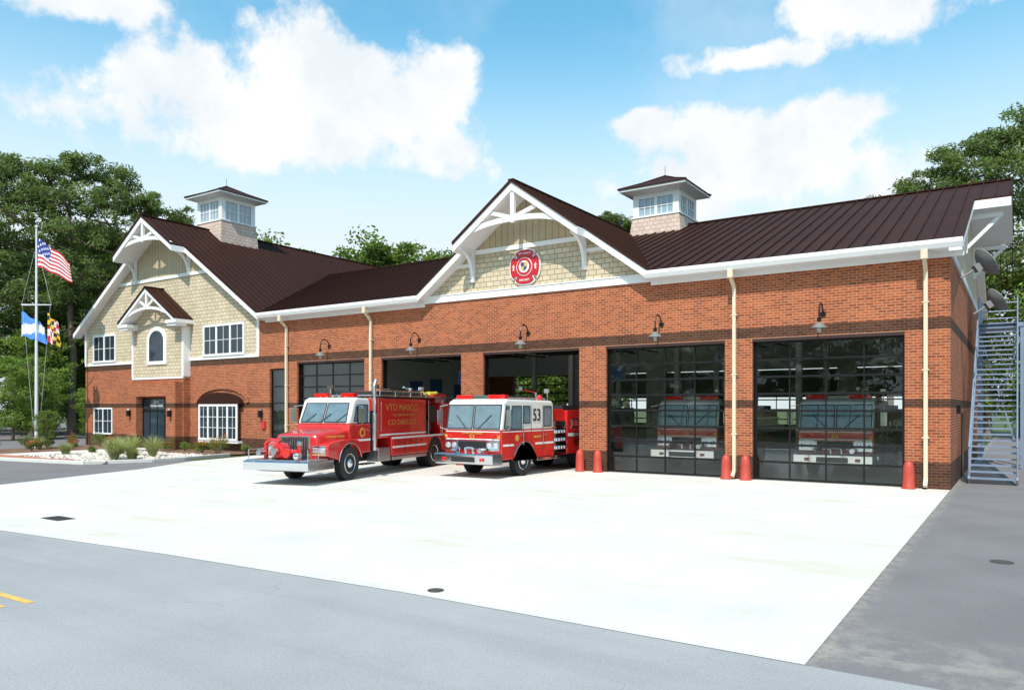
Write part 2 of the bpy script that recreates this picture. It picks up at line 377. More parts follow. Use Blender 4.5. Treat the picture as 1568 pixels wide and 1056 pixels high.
def deco(b,cx,zr,k,hw,yu):
    za=zr-k*(hw-.35)-.28; y=yu+.12; rise=.62
    b.box(cx-.09,cx+.09,y-.07,y+.07,za+rise-.15,zr-.3)
    n=14; pts=[]
    for i in range(n+1):
        s=-1+2*i/n; pts.append((cx+s*(hw-.15),y,za+rise*math.sqrt(max(0,1-(s*.93)**2))-.18*abs(s)**3))
    for p,q in zip(pts[:-1],pts[1:]): b.beam(p,q,.13,.2,(0,0,1))
    for sg in (-1,1):
        b.beam((cx+sg*.08,y,za+rise+.05),(cx+sg*1.0,y,zr-k*1.0-.4),.1,.15)
        xb=cx+sg*(hw-.22); zt=zr-k*(hw-.22)-.32
        b.box(xb-.07,xb+.07,-.16,-.02,zt-1.35,zt+.02); b.box(xb-.07,xb+.07,yu+.1,-.16,zt-.14,zt+.02)
        m=7; c=[]
        for i in range(m+1):
            a=i/m*H90; c.append((xb,-.12-(abs(yu)-.3)*(1-math.cos(a)),zt-1.2+1.1*math.sin(a)))
        for p,q in zip(c[:-1],c[1:]): b.beam(p,q,.12,.12,(1,0,0))
t=B()
chev(t,GX,GZ,GK,2.9,5.45,.28,-.52,.0); chev(t,GX,GZ,GK,0,2.9,.30,-1.14,-.0)
deco(t,GX,GZ,GK,2.85,-1.14)
t.box(GX-2.55,GX+2.55,-.05,-.002,8.78,8.96)
for sg in (-1,1):
    xa,xb=sorted((GX+sg*2.7,GX+sg*3.55)); t.box(xa,xb,-.045,-.002,8.3,8.44)
chev(t,WX,WZ,WK,2.98,9.3,.3,-.52,.0); chev(t,WX,WZ,WK,0,2.98,.32,-1.33,.0)
deco(t,WX,WZ,WK,2.93,-1.33)
t.box(WX-4.8,WX+4.8,-.05,-.002,9.88,10.06)
chev(t,EX,EZ,EK,0,2.88,.22,-1.14,-.0)
pts=[(EX+s*2.3,-1.05,7.62+.5*(1-s*s)) for s in [i/5 for i in range(-5,6)]]
for p,q in zip(pts[:-1],pts[1:]): t.beam(p,q,.1,.15)
t.box(EX-.07,EX+.07,-1.1,-1.0,8.1,9.05)
for sg in (-1,1):
    t.beam((EX,-1.05,8.15),(EX+sg*.75,-1.05,8.6),.08,.12)
    xa,xb=sorted((EX+sg*1.95,EX+sg*2.95)); t.box(xa,xb,-1.12,-.402,7.12,7.3); t.box(xa+.05,xb-.05,-1.05,-.402,6.98,7.12)
    xa,xb=sorted((EX+sg*2.62,EX+sg*2.95)); t.box(xa,xb,-.402,-.0,7.12,7.3)
def chevx(b,cy,zr,k,d0,d1,th,x0,x1,off=.07):
    for sg in (-1,1):
        b.prism([(cy+sg*d0,zr-k*d0-off),(cy+sg*d1,zr-k*d1-off),(cy+sg*d1,zr-k*d1-off-th),(cy+sg*d0,zr-k*d0-off-th)],x0,x1)
chevx(t,9.9,zr,kM,3.7,10.45,.28,0,.33); chevx(t,9.9,zr,kM,0,3.72,.30,0,1.44)
t.box(.002,.06,-.05,19.8,6.85,7.05)
for y in (6.6,13.2): 
    t.box(.0,1.2,y-.08,y+.08,9.2,9.36); t.box(.002,.12,y-.08,y+.08,8.0,9.2); t.beam((.1,y,8.2),(1.1,y,9.22),.12,.12)
t.box(.05,.35,-.5,-.0,6.96,7.2)
t.box(-48.8,-42.56,-.04,-.002,5.06,5.22); t.box(-37.34,-31.27,-.04,-.002,5.06,5.22)
t.box(-48.84,-48.68,-.04,-.002,5.22,7.35); t.box(-31.43,-31.25,-.04,-.002,5.22,7.3)
t.box(-42.58,-42.42,-.44,-.402,4.18,7.0); t.box(-37.48,-37.32,-.44,-.402,4.18,7.0); t.box(-37.35,-37.31,-.402,0,4.18,7.0)
t.box(-42.55,-37.35,-.44,-.402,4.06,4.18)
t.build('white_rake_and_trim',WHITE,bd)
s=B()
s.prismy([(GX-5.3,6.96),(GX+5.3,6.96),(GX+5.3,7.2),(GX+3.3,8.62),(GX-3.3,8.62),(GX-5.3,7.2)],.0,.2)
s.prismy([(-48.8,5.07),(-31.28,5.07),(-31.28,7.2),(WX+5.3,9.7),(WX-5.3,9.7),(-48.8,7.4)],.0,.3)
s.box(-42.55,-37.35,-.4,-.001,4.07,7.0)
s.prismy([(EX-2.7,7.0),(EX+2.7,7.0),(EX+2.7,7.3),(EX,9.1),(EX-2.7,7.3)],-.4,-.001)
s.prism([(0.0,6.96),(19.8,6.96),(19.8,7.2),(9.9,11.05),(0.0,7.25)],-.3,-.001)
s.box(-48.8,-48.5,.3,18,5.07,7.2)
s.build('shingle_siding',SHING,bd)
s=B()
s.prismy([(GX-3.3,8.62),(GX+3.3,8.62),(GX,10.98)],.001,.2)
s.prismy([(WX-5.3,9.7),(WX+5.3,9.7),(WX,13.2)],.001,.3)
s.build('board_and_batten',BATT,bd)
w=B()
w.box(-48.8,-31.275,0.0,.4,-.3,5.07); w.box(-48.8,-48.4,.4,18,-.3,5.07); w.box(-48.8,-31.3,17.6,18,-.3,7.2)
w.box(-42.55,-37.35,-.4,-.001,-.3,4.07)
w.box(-42.25,-41.4,-.85,-.401,-.3,3.05); w.box(-38.35,-37.45,-.85,-.401,-.3,3.05); w.box(-42.25,-37.45,-.85,-.401,3.05,3.85)
w.build('wing_brick_wall',BRICK,bd)
wf=B(); wg=B()
def window(x0,x1,z0,z1,y,units,mc,mr,f=.1):
    wf.box(x0,x1,y-.06,y-.002,z1-f,z1); wf.box(x0,x1,y-.09,y-.002,z0-.02,z0+f*.8)
    zz0=z0+f*.8; zz1=z1-f; W=(x1-x0)/units
    for u in range(units+1):
        xx=x0+u*W; a=0 if u==0 else -f/2; b=f if u==0 else f/2
        if u==units: a,b=-f,0
        wf.box(xx+a,xx+b,y-.06,y-.002,zz0,zz1)
    for u in range(units):
        a=x0+u*W+f/2; b=x0+(u+1)*W-f/2
        for c in range(1,mc): xx=a+(b-a)*c/mc; wf.box(xx-.012,xx+.012,y-.04,y-.002,zz0,zz1)
        for r in range(1,mr): z=zz0+(zz1-zz0)*r/mr; wf.box(a,b,y-.041,y-.002,z-.014,z+.014)
    wg.box(x0+.03,x1-.03,y-.02,y-.001,z0+.03,z1-.03)
window(-36.07,-32.45,5.25,6.98,0,3,2,2,.13); window(-47.8,-45.1,5.27,7.02,0,2,2,2,.13)
window(-47.7,-45.5,.75,2.4,0,2,2,2,.09)
window(-36.1,-32.7,.65,2.6,-.25,4,2,3,.12)
wf.box(-36.15,-32.65,-.3,-.001,.5,.63)
wf.build('window_frames',WHITE,bd); 
w=B(); pr=[(-36.3,2.6)]+[(-34.4+1.9*math.sin(a),2.6+.62*math.cos(a)) for a in [ -H90*.96+i*H90*1.92/12 for i in range(13)]]+[(-32.5,2.6)]
w.prismy(pr,-.32,-.002); w.build('arched_window_hood',ROOF,bd)
w=B()
arc=[(-34.4+2.25*math.sin(a),2.68+.85*math.cos(a)) for a in [ -H90+i*H90*2/14 for i in range(15)]]
for p,q in zip(arc[:-1],arc[1:]): w.beam((p[0],-.02,p[1]),(q[0],-.02,q[1]),.12,.22,(0,0,1))
w.build('brick_arch',BRICK,bd)
def archpoly(x0,x1,z0,z1,n=12):
    r=(x1-x0)/2; cx=(x0+x1)/2; zc=z1-r*.8
    return [(x0,z0),(x1,z0)]+[(cx+r*math.cos(i*math.pi/n),zc+r*.8*math.sin(i*math.pi/n)) for i in range(n+1)]
a=B(); a.prismy(archpoly(-40.95,-38.95,4.9,7.1),-.47,-.402); a.build('arched_window_frame',WHITE,bd,.01)
wg.prismy(archpoly(-40.66,-39.24,5.12,6.87),-.485,-.47); 
wg.build('window_glass',WG,bd)
a=B(); door(a,-41.38,-38.37,0,2.95,-.46,4,1,B()); a.box(-41.3,-38.45,-.47,-.402,2.2,2.32); a.build('entry_door_frame',BLACK,bd)
a=B(); a.box(-41.3,-38.45,-.43,-.402,.05,2.9); a.build('entry_door_glass',WG,bd)
text('entry_sign_text','AC101\nOCEAN DRIVE',(-39.88,-.48,2.62),(H90,0,0),.20,STW,bd)
l=B()
for x in (-42.0,-37.85,-31.05):
    yy=-.86 if x<-32 else -.01
    l.box(x-.09,x+.09,yy-.2,yy-.02,1.9,2.25); l.box(x-.05,x+.05,yy-.02,yy,1.95,2.2); l.lathe([(.13,2.25),(.02,2.38)],(x,yy-.11,0),n=4)
l.box(.0,.12,2.6,2.75,2.2,2.5)
l.build('wall_lanterns',BLACK,bd,.005)
SH=mat('lamp_shade',(.26,.26,.25,1),.35,.4)
for X in (-3.5,-8.95,-14.6,-20.3,-26.0):
    e=empty('gooseneck_wall_lamp',(X,0,4.92))
    b=B(); b.lathe([(.09,0),(.09,-.04)],(0,-.002,.45),'y',12)
    pts=[(0,-.03,.45),(0,-.07,.6),(0,-.18,.72),(0,-.34,.76),(0,-.50,.68),(0,-.58,.5),(0,-.58,.25)]
    b.path(pts,.025); b.lathe([(.05,.12),(.07,.28)],(0,-.58,0),n=12); b.build('arm',BLACK,e)
    b=B(); b.lathe([(.06,.14),(.09,.11),(.2,.02),(.25,-.04),(.23,-.035),(.05,.1)],(0,-.58,0),n=24); b.build('shade',SH,e,smooth=True)
    b=B(); b.lathe([(.06,-.17),(.07,-.05),(.05,.06)],(0,-.58,0),n=12); b.build('glass_jar',LENS,e)
d=B()
for X in (-.62,-6.3,-23.15,-29.0):
    d.box(X-.09,X+.09,-.6,-.46,6.72,6.98)
    d.beam((X,-.53,6.76),(X,-.13,6.45),.11,.1); d.box(X-.055,X+.055,-.17,-.07,.25,6.5); d.beam((X,-.12,.28),(X,-.3,.1),.11,.1)
    for z in (1.5,3.5,5.5): d.box(X-.09,X+.09,-.18,-.0,z,z+.04)
d.build('downspouts',CREAM,bd)
def cupola(cx,cy,zb,w,hs,hw,roofk,dz):
    e=empty('roof_cupola',(cx,cy,0)); h=w/2
    b=B(); q=h+.16
    zb0=zb-dz
    vs=[(-q,-q,zb0),(q,-q,zb0),(q,q,zb0),(-q,q,zb0),(-h-.03,-h-.03,zb+hs),(h+.03,-h-.03,zb+hs),(h+.03,h+.03,zb+hs),(-h-.03,h+.03,zb+hs)]
    b.add(vs,[(0,3,2,1),(4,5,6,7),(0,1,5,4),(1,2,6,5),(2,3,7,6),(3,0,4,7)]); b.build('shingle_base',CUPS,e)
    z0=zb+hs; z1=z0+hw
    b=B(); b.box(-h-.07,h+.07,-h-.07,h+.07,z0,z0+.08)
    pw=.3
    for sx in (-1,1):
        for sy in (-1,1): 
            xa,xb=sorted((sx*h,sx*(h-pw))); ya,yb=sorted((sy*h,sy*(h-pw))); b.box(xa,xb,ya,yb,z0+.08,z1)
    b.box(-h+.01,h-.01,-h+.01,h-.01,z1-.22,z1-.001)
    for sg in (-1,1):
        y=sg*(h-.05)
        for c in range(1,6):
            x=-h+pw+(w-2*pw)*c/6; tt=.07 if c==3 else .014
            b.box(x-tt,x+tt,y-.03,y+.03,z0+.08,z1-.22); b.box(y-.03,y+.03,x-tt,x+tt,z0+.08,z1-.22)
        zz=(z0+z1)/2-.07
        b.box(-h+pw,h-pw,y-.028,y+.028,zz-.015,zz+.015); b.box(y-.028,y+.028,-h+pw,h-pw,zz-.015,zz+.015)
    E=h+.52
    b.add([(-h-.02,-h-.02,z1),(h+.02,-h-.02,z1),(h+.02,h+.02,z1),(-h-.02,h+.02,z1),(-E,-E,z1+.12),(E,-E,z1+.12),(E,E,z1+.12),(-E,E,z1+.12)],[(0,3,2,1),(4,5,6,7),(0,1,5,4),(1,2,6,5),(2,3,7,6),(3,0,4,7)])
    b.box(-E,E,-E,E,z1+.121,z1+.22)
    b.build('window_posts_and_eaves',WHITE,e)
    b=B(); k=h-.06; b.box(-k,k,-k,k,z0+.05,z1-.1); b.build('glass',CG,e)
    b=B(); E+=.05; za=z1+.22
    rings=[(E,za),(E,za+.04),(E*.5,za+roofk*.48),(.02,za+roofk)]
    for (r0,a0),(r1,a1) in zip(rings[:-1],rings[1:]):
        c=[(-1,-1),(1,-1),(1,1),(-1,1)]
        for i in range(4):
            p,q2=c[i],c[(i+1)%4]; b.quad((p[0]*r0,p[1]*r0,a0),(q2[0]*r0,q2[1]*r0,a0),(q2[0]*r1,q2[1]*r1,a1),(p[0]*r1,p[1]*r1,a1))
    b.build('metal_hip_roof',ROOF,e)
    b=B()
    for c in ((-1,-1),(1,-1),(1,1),(-1,1)):
        b.beam((c[0]*E,c[1]*E,za+.05),(c[0]*E*.5,c[1]*E*.5,za+roofk*.48+.02),.07,.05); b.beam((c[0]*E*.5,c[1]*E*.5,za+roofk*.48+.02),(0,0,za+roofk+.03),.07,.05)
    b.tube((0,0,za+roofk-.05),(0,0,za+roofk+.5),.012,6); b.build('hip_caps',ROOF,e)
cupola(WX,4.3,WZ+.05,2.45,.42,1.45,.85,1.2)
cupola(-12.9,9.9,zr+.02,2.35,.33,1.15,.85,.75)
EMB=mat('emblem_red',(.50,.012,.02,1),.4)
BLUEM=mat('emblem_blue',(.03,.05,.2,1),.4)
e=empty('maltese_cross_emblem',(-14.72,-.03,8.02))
def cross(R,nt,wd):
    out=[]
    for q in range(4):
        c=q*H90+math.pi/2
        for f_,r in ((-1,.98),(-.75,1.0),(-.4,.985),(0,.97),(.4,.985),(.75,1.0),(1,.98)): out.append((R*r*math.cos(c+wd*f_),R*r*math.sin(c+wd*f_)))
        a=c+math.pi/4
        for da in (-.05,.05): out.append((nt*math.cos(a+da),nt*math.sin(a+da)))
    return out
B().prismy(cross(.76,.60,.72),-.05,0).build('white_border',STW,e); B().prismy(cross(.70,.51,.665),-.08,-.05).build('red_cross',EMB,e)
def disc(b,r,y0,y1,n=32): b.lathe([(r,y0),(r,y1)],(0,0,0),'y',n)
b=B(); disc(b,.37,-.10,-.081); b.build('white_ring',STW,e); b=B(); disc(b,.34,-.11,-.10); b.build('red_ring',EMB,e)
b=B(); disc(b,.24,-.12,-.111); b.build('white_centre',STW,e)
B().prismy([(-.15,.02),(0,.02),(0,.17),(-.15,.17)],-.13,-.121).prismy([(0,-.19),(.12,-.08),(.15,.0),(0,.0)],-.13,-.121).build('shield_dark',BLUEM,e)
B().prismy([(.01,.02),(.15,.02),(.15,.17),(.01,.17)],-.13,-.121).prismy([(-.15,0),(-.01,0),(-.01,-.19),(-.12,-.08)],-.13,-.121).build('shield_gold',GOLD,e)
text('emblem_text_top','CITY MASCO',(0,-.083,.53),(H90,0,0),.10,STW,e); text('emblem_text_bottom','FIRE DEPT',(0,-.083,-.53),(H90,0,0),.11,STW,e)
for sx in (-1,1): 
    b=B(); b.prismy([(sx*.52-.035,-.12),(sx*.52+.035,-.12),(sx*.52+.015,.12),(sx*.52-.015,.12)],-.09,-.081); b.box(sx*.52-.07,sx*.52+.07,-.093,-.0905,.02,.05); b.build('arm_icon',STW,e)
for X in (-1.05,-5.87,-6.52,-11.35,-12.1,-17.0,-17.8,-22.75,-23.5):
    b=B(); b.lathe([(.19,0),(.19,.06),(.165,.1),(.155,.5),(.145,.66),(.11,.77),(.05,.82),(.01,.83)],(X,-.30,.003),n=20); b.build('red_bollard',BOLL,None,smooth=True)
b=B(); b.box(-31.0,-30.72,-.1,-.001,1.3,1.7); b.build('red_alarm_box',RED,bd,.01)
b=B(); b.box(.0,.03,5.0,6.1,0,2.2); b.build('side_door',BLACK,bd)
# ------------------------------------------------------------ exterior stair
e=empty('exterior_metal_stair')
b=B(); x0,x1=.34,1.62; ys,ye,ztop=2.6,10.2,5.75; n=30
for i in range(n):
    y=ys+(ye-ys)*i/n; z=ztop*(i+1)/n; b.box(x0,x1,y,y+.27,z-.05,z)
for x in (x0,x1): b.beam((x,ys-.05,0.05),(x,ye,ztop-.1),.05,.28)
b.box(x0,x1+.2,ye,ye+2.2,ztop-.16,ztop)
for x in (x0,x1+.15):
    for y in (ye+.1,ye+2.1): b.box(x-.06,x+.06,y-.06,y+.06,0,ztop-.12)
b.beam((x0,ye+.1,.2),(x1+.15,ye+.1,5.4),.05,.05); b.beam((x1+.15,ye+.1,.2),(x0,ye+.1,5.4),.05,.05)
b.build('treads_and_stringers',GALV,e)
b=B()
for x in (x0,x1):
    for h in (.55,1.0): b.tube((x,ys,h+.15),(x,ye,ztop+h),.025,8)
    for i in range(9):
        y=ys+(ye-ys)*i/8; z=ztop*i/8; b.tube((x,y,z),(x,y,z+1.08),.024,8)
    for h in (.4,.7,1.05): b.tube((x,ye,ztop+h),(x,ye+2.2,ztop+h),.022,8)
    for i in range(12): b.tube((x,ye+i*.2,ztop),(x,ye+i*.2,ztop+1.05),.014,6)
for h in (.4,.7,1.05): b.tube((x0,ye+2.2,ztop+h),(x1,ye+2.2,ztop+h),.022,8)
b.build('railings',GALV,e)
for (x,y,z,r) in ((.62,3.4,7.0,.5),(.85,6.2,6.1,.45)):
    e=empty('satellite_dish',(x,y,z)); e.rotation_euler=Vector((.75,.35,.55)).to_track_quat('Z','Y').to_euler()
    b=B(); b.lathe([(.03,0),(r*.5,.05),(r*.8,.13),(r,.22),(r*1.0,.24),(r*.8,.15),(r*.5,.07),(.03,.02)],(0,0,0),n=24); b.build('reflector',SHG,e,smooth=True)
    b=B(); b.tube((0,0,0),(0,.1,.55),.015,6); b.box(-.05,.05,.05,.15,.5,.6); b.tube((0,0,0),(0,0,-.7),.03,8); b.box(-.12,.12,-.12,.12,-.2,-.02); b.build('feed_arm',SHG,e)
# ------------------------------------------------------------ FIRE VEHICLES
def arcpts(cy,cz,r,n=10,a0=math.pi,a1=0): return [(cy+r*math.cos(a0+(a1-a0)*i/n),cz+r*math.sin(a0+(a1-a0)*i/n)) for i in range(n+1)]
def wheels(e,ys,xw=1.02,r=.53,dual=()):
    ty=B();rm=B();hb=B()
    for y in ys:
        for sg in (-1,1):
            ws=[xw] if y not in dual else [xw,xw-.32]
            for j,xx in enumerate(ws):
                c=(sg*xx,y,r)
                ty.lathe([(r*.58,-.13),(r*.78,-.15),(r*.95,-.14),(r,-.11),(r,.11),(r*.95,.14),(r*.78,.15),(r*.58,.13)],c,'x',32)
                for k in range(36):
                    a=2*math.pi*k/36; ty.beam((c[0]-.12,y+r*1.0*math.cos(a),r+r*1.0*math.sin(a)),(c[0]+.12,y+r*math.cos(a+.06),r+r*math.sin(a+.06)),.045,.02,(0,math.cos(a),math.sin(a)))
                if j==0:
                    inset = .02 if y in dual else .10
                    rm.lathe([(r*.6,sg*.125),(r*.56,sg*.14),(r*.52,sg*.12),(r*.48,sg*inset),(r*.28,sg*(inset-.01)),(r*.24,sg*(inset+.05)),(r*.12,sg*(inset+.09)),(.01,sg*(inset+.10))],c,'x',28)
                    for k in range(10):
                        a=2*math.pi*k/10; hb.tube((c[0]+sg*(inset-.01),y+r*.36*math.cos(a),r+r*.36*math.sin(a)),(c[0]+sg*(inset+.04),y+r*.36*math.cos(a),r+r*.36*math.sin(a)),.018,6)
                    for k in range(8):
                        a=2*math.pi*(k+.5)/8; hb.tube((c[0]+sg*(inset-.004),y+r*.43*math.cos(a),r+r*.43*math.sin(a)),(c[0]+sg*(inset+.004),y+r*.43*math.cos(a),r+r*.43*math.sin(a)),.03,8)
    ty.build('tyres',RUB,e,smooth=True); rm.build('wheel_rims',CHR,e,smooth=True); hb.build('hub_details',DARK,e)
def engine(loc,rz,num='53',top=None):
    e=empty('fire_engine',loc,rz)
    W=1.22; top=top or CREAMP
    body=[(-1.42,.62),(-.68,.62)]+arcpts(0,.53,.66,10,math.pi-.14,.14)+[(.68,.62),(2.02,.62),(2.02,1.62),(-1.46,1.62)]
    b=B(); b.prism(body,-W,W); b.build('cab_lower_body',RED,e,.05,seg=3)
    b=B(); b.prism([(-1.45,1.62),(2.0,1.62),(2.0,2.54),(1.9,2.66),(-1.05,2.70),(-1.27,2.6)],-W+.015,W-.015); b.build('cab_upper_body',top,e,.07,seg=3)
    g=B(); k=B()
    def fy(z): return -1.45+(z-1.62)*(.18/.98)
    for s in (-1,1):
        xa,xb=(s*.03,s*1.13)
        q=[(xa,fy(1.68)-.010,1.68),(xb,fy(1.68)-.010,1.68),(xb,fy(2.50)-.010,2.50),(xa,fy(2.50)-.010,2.50)]
        g.quad(*q)
        for a,c in zip(q,q[1:]+q[:1]): k.beam(a,c,.03,.03,(0,1,0))
        k.tube((s*.25,fy(1.68)-.05,1.68),(s*.75,fy(2.15)-.03,2.15),.012,5)
        X=s*(W-.015+.006)
        for qd in ([(-1.30,1.68),(-.98,1.68),(-.98,2.46),(-1.16,2.46)],[(-.88,1.66),(-.22,1.66),(-.22,2.46),(-.80,2.46)],[(-.08,1.85),(.34,1.85),(.34,2.46),(-.08,2.46)],[(1.28,1.72),(1.82,1.72),(1.82,2.46),(1.28,2.46)]):
            g.quad(*[(X,a,c) for a,c in qd])
            for (a,c),(a2,c2) in zip(qd,qd[1:]+qd[:1]): k.beam((X+s*.002,a,c),(X+s*.002,a2,c2),.025,.03,(1,0,0))
        X=s*(W+.002)
        for y in (-.95,-.12,.42,1.2,1.95): k.box(min(X,X+s*.004),max(X,X+s*.004),y-.007,y+.007,.78 if y in(1.2,1.95) else 1.0,2.5)
    g.build('windows',TG,e); k.build('window_gaskets',DARK,e)
    k=B()
    k.box(-1.0,1.0,-1.49,-1.45,.98,1.26)
    for s in (-1,1):
        xa,xb=sorted((s*.62,s*1.17)); k.box(xa,xb,-1.52,-1.46,.93,1.30)
        for y in (-.16,1.16): k.tube((s*(W+.05),y,1.1),(s*(W+.05),y,1.75),.015,8)
        for y in (-.3,1.3): k.box(min(s*W,s*(W+.03)),max(s*W,s*(W+.03)),y,y+.13,1.40,1.45)
        k.path([(s*W,-1.3,2.5),(s*(W+.28),-1.38,2.45),(s*(W+.28),-1.38,1.7),(s*W,-1.3,1.62)],.013,6)
        k.box(s*(W+.28)-.1,s*(W+.28)+.1,-1.43,-1.39,1.8,2.32)
        xa,xb=sorted((s*W-s*.015,s*W+s*.03))
        k.prism([(-.75,.58)]+arcpts(0,.53,.70,12,math.pi-.05,.05)+[(.75,.58)]+arcpts(0,.53,.655,12,.05,math.pi-.05),xa,xb)
        k.tube((s*1.0,-1.1,2.74),(s*1.0,1.7,2.74),.018,6)
        for y in (-1.1,.3,1.7): k.tube((s*1.0,y,2.64),(s*1.0,y,2.74),.015,6)
    k.prism([(-2.0,.50),(-1.86,.46),(-1.44,.46),(-1.44,.84),(-1.96,.84),(-2.02,.8)],-W-.02,W+.02)
    k.build('chrome_bumper_and_trim',CHR,e,.015)
    k=B(); k.box(-.58,.58,-1.53,-1.49,1.0,1.25)
    for i in range(5): k.box(-.58,.58,-1.545,-1.53,1.02+i*.05,1.035+i*.05)
    k.box(-.5,.5,-2.025,-2.0,.56,.74)
    k.box(-.7,.5,.3,1.7,2.68,2.82)
    k.build('grille',DARK,e,.01)
    k=B()
    for s in (-1,1):
        for xx in (.75,1.02): k.lathe([(.10,0),(.095,-.03),(.02,-.045)],(s*xx,-1.52,1.1),'y',16)
    k.build('headlights',LENS,e)
    k=B()
    for s in (-1,1):
        k.lathe([(.06,0),(.05,-.04)],(s*.9,-1.5,1.42),'y',12); xa,xb=sorted((s*.35,s*1.05)); k.box(xa,xb,-1.02,-.78,2.71,2.85)
        k.lathe([(.11,2.68),(.11,2.78),(.08,2.86),(.02,2.88)],(s*.95,1.4,0),n=14)
        k.box(s*.8-.08,s*.8+.08,-2.06,-2.02,.6,.7)
    k.build('warning_lights',REDL,e,.015)
    k=B()
    for s in (-1,1): k.box(s*1.13-.05,s*1.13+.05,-1.5,-1.46,1.36,1.46)
    k.build('amber_markers',AMB,e)
    k=B(); k.box(-.34,.34,-1.0,-.79,2.71,2.83); k.lathe([(.02,-1.95),(.13,-1.66),(.15,-1.62)],(-.55,0,.95),'y',14); k.lathe([(.09,-1.9),(.09,-1.6)],(.6,0,.95),'y',14)
    k.path([(-.1,-1.7,.84),(-.1,-1.7,1.02),(.25,-1.75,1.02),(.25,-1.75,.84)],.05,8)
    k.box(-1.20,1.20,2.04,2.95,.7,1.9); k.box(-W-.05,W+.05,2.04,2.95,.5,.62); k.box(-W-.04,W+.04,.78,1.9,.5,.6)
    for y in (2.2,2.4,2.6,2.8):
        for z in (.9,1.2,1.5): k.lathe([(.07,0),(.07,.06),(.03,.08)],(1.2,y,z),'x',12)
    k.path([(.3,2.2,2.5),(.3,2.2,3.0),(.3,1.4,3.1)],.05,8); k.lathe([(.05,1.4),(.08,1.1)],(.3,0,3.1),'y',10)
    k.tube((1.05,1.8,2.6),(1.05,1.8,3.05),.02,6); k.box(.95,1.15,1.72,1.8,2.95,3.1)
    k.build('chrome_equipment',CHR,e,.008)
    stripe=B()
    for s in (-1,1):
        X=s*(W+.004); 
        for (a,c) in ((-1.36,-.70),(.70,2.0)): stripe.box(min(X,s*W),max(X,s*W),a,c,1.08,1.15)
        stripe.box(min(X,s*W),max(X,s*W),-1.40,2.0,1.56,1.59)
        stripe.box(min(X,s*W),max(X,s*W),3.05,6.8,1.3,1.42)
    stripe.box(-1.15,1.15,-1.475,-1.45,1.30,1.33); stripe.box(-1.15,1.15,-1.472,-1.45,1.56,1.59)
    stripe.build('white_stripes',STW,e)
    k=B(); rb=[(3.0,.62),(3.92,.62)]+arcpts(4.6,.53,.66,10,math.pi-.14,.14)+[(5.28,.62),(6.9,.62),(6.9,2.3),(3.0,2.3)]
    k.prism(rb,-W,W); k.box(-1.1,1.1,2.05,2.95,1.9,2.35); k.build('rear_body',RED,e,.03)
    k=B(); k.box(-.95,.95,3.1,6.8,2.31,2.5); k.box(-.5,.5,-1.3,6.8,.45,.75); k.box(-1.0,1.0,-.6,.6,.8,1.2); k.box(-1.1,1.1,3.9,5.2,.8,1.2)
    for y in (3.05,3.9,5.3,6.1): k.box(W,W+.008,y,y+.01,.7,2.2)
    k.build('chassis_and_hosebed',DARK,e)
    k=B()
    for z in (1.65,1.95): k.beam((W+.12,3.1,z),(W+.12,6.7,z),.04,.07)
    for i in range(11): k.beam((W+.12,3.2+i*.33,1.65),(W+.12,3.2+i*.33,1.95),.03,.03)
    k.build('ladder',CHR,e)
    wheels(e,(0,4.6),dual=(4.6,))
    text('number_front',num,(0,-1.485,1.40),(H90,0,0),.18,GOLD,e,sx=1.3)
    text('front_lettering','TOWN OF OCEAN',(0,-1.485,1.52),(H90,0,0),.08,GOLD,e,sx=1.3)
    text('number_side',num,(W+.002,.80,2.12),(H90,0,H90),.62,DARK,e,sx=.9); text('side_lettering','FIRE DEPT',(W+.006,.85,1.35),(H90,0,H90),.11,GOLD,e)
    k=B(); k.lathe([(.11,0),(.11,.006)],(W,-.5,1.35),'x',20); k.build('door_seal',GOLD,e)
    return e
engine((-14.05,-3.0,0),0)
engine((-3.55,3.6,0),0,num='54'); engine((-8.9,3.8,0),0,num='55')
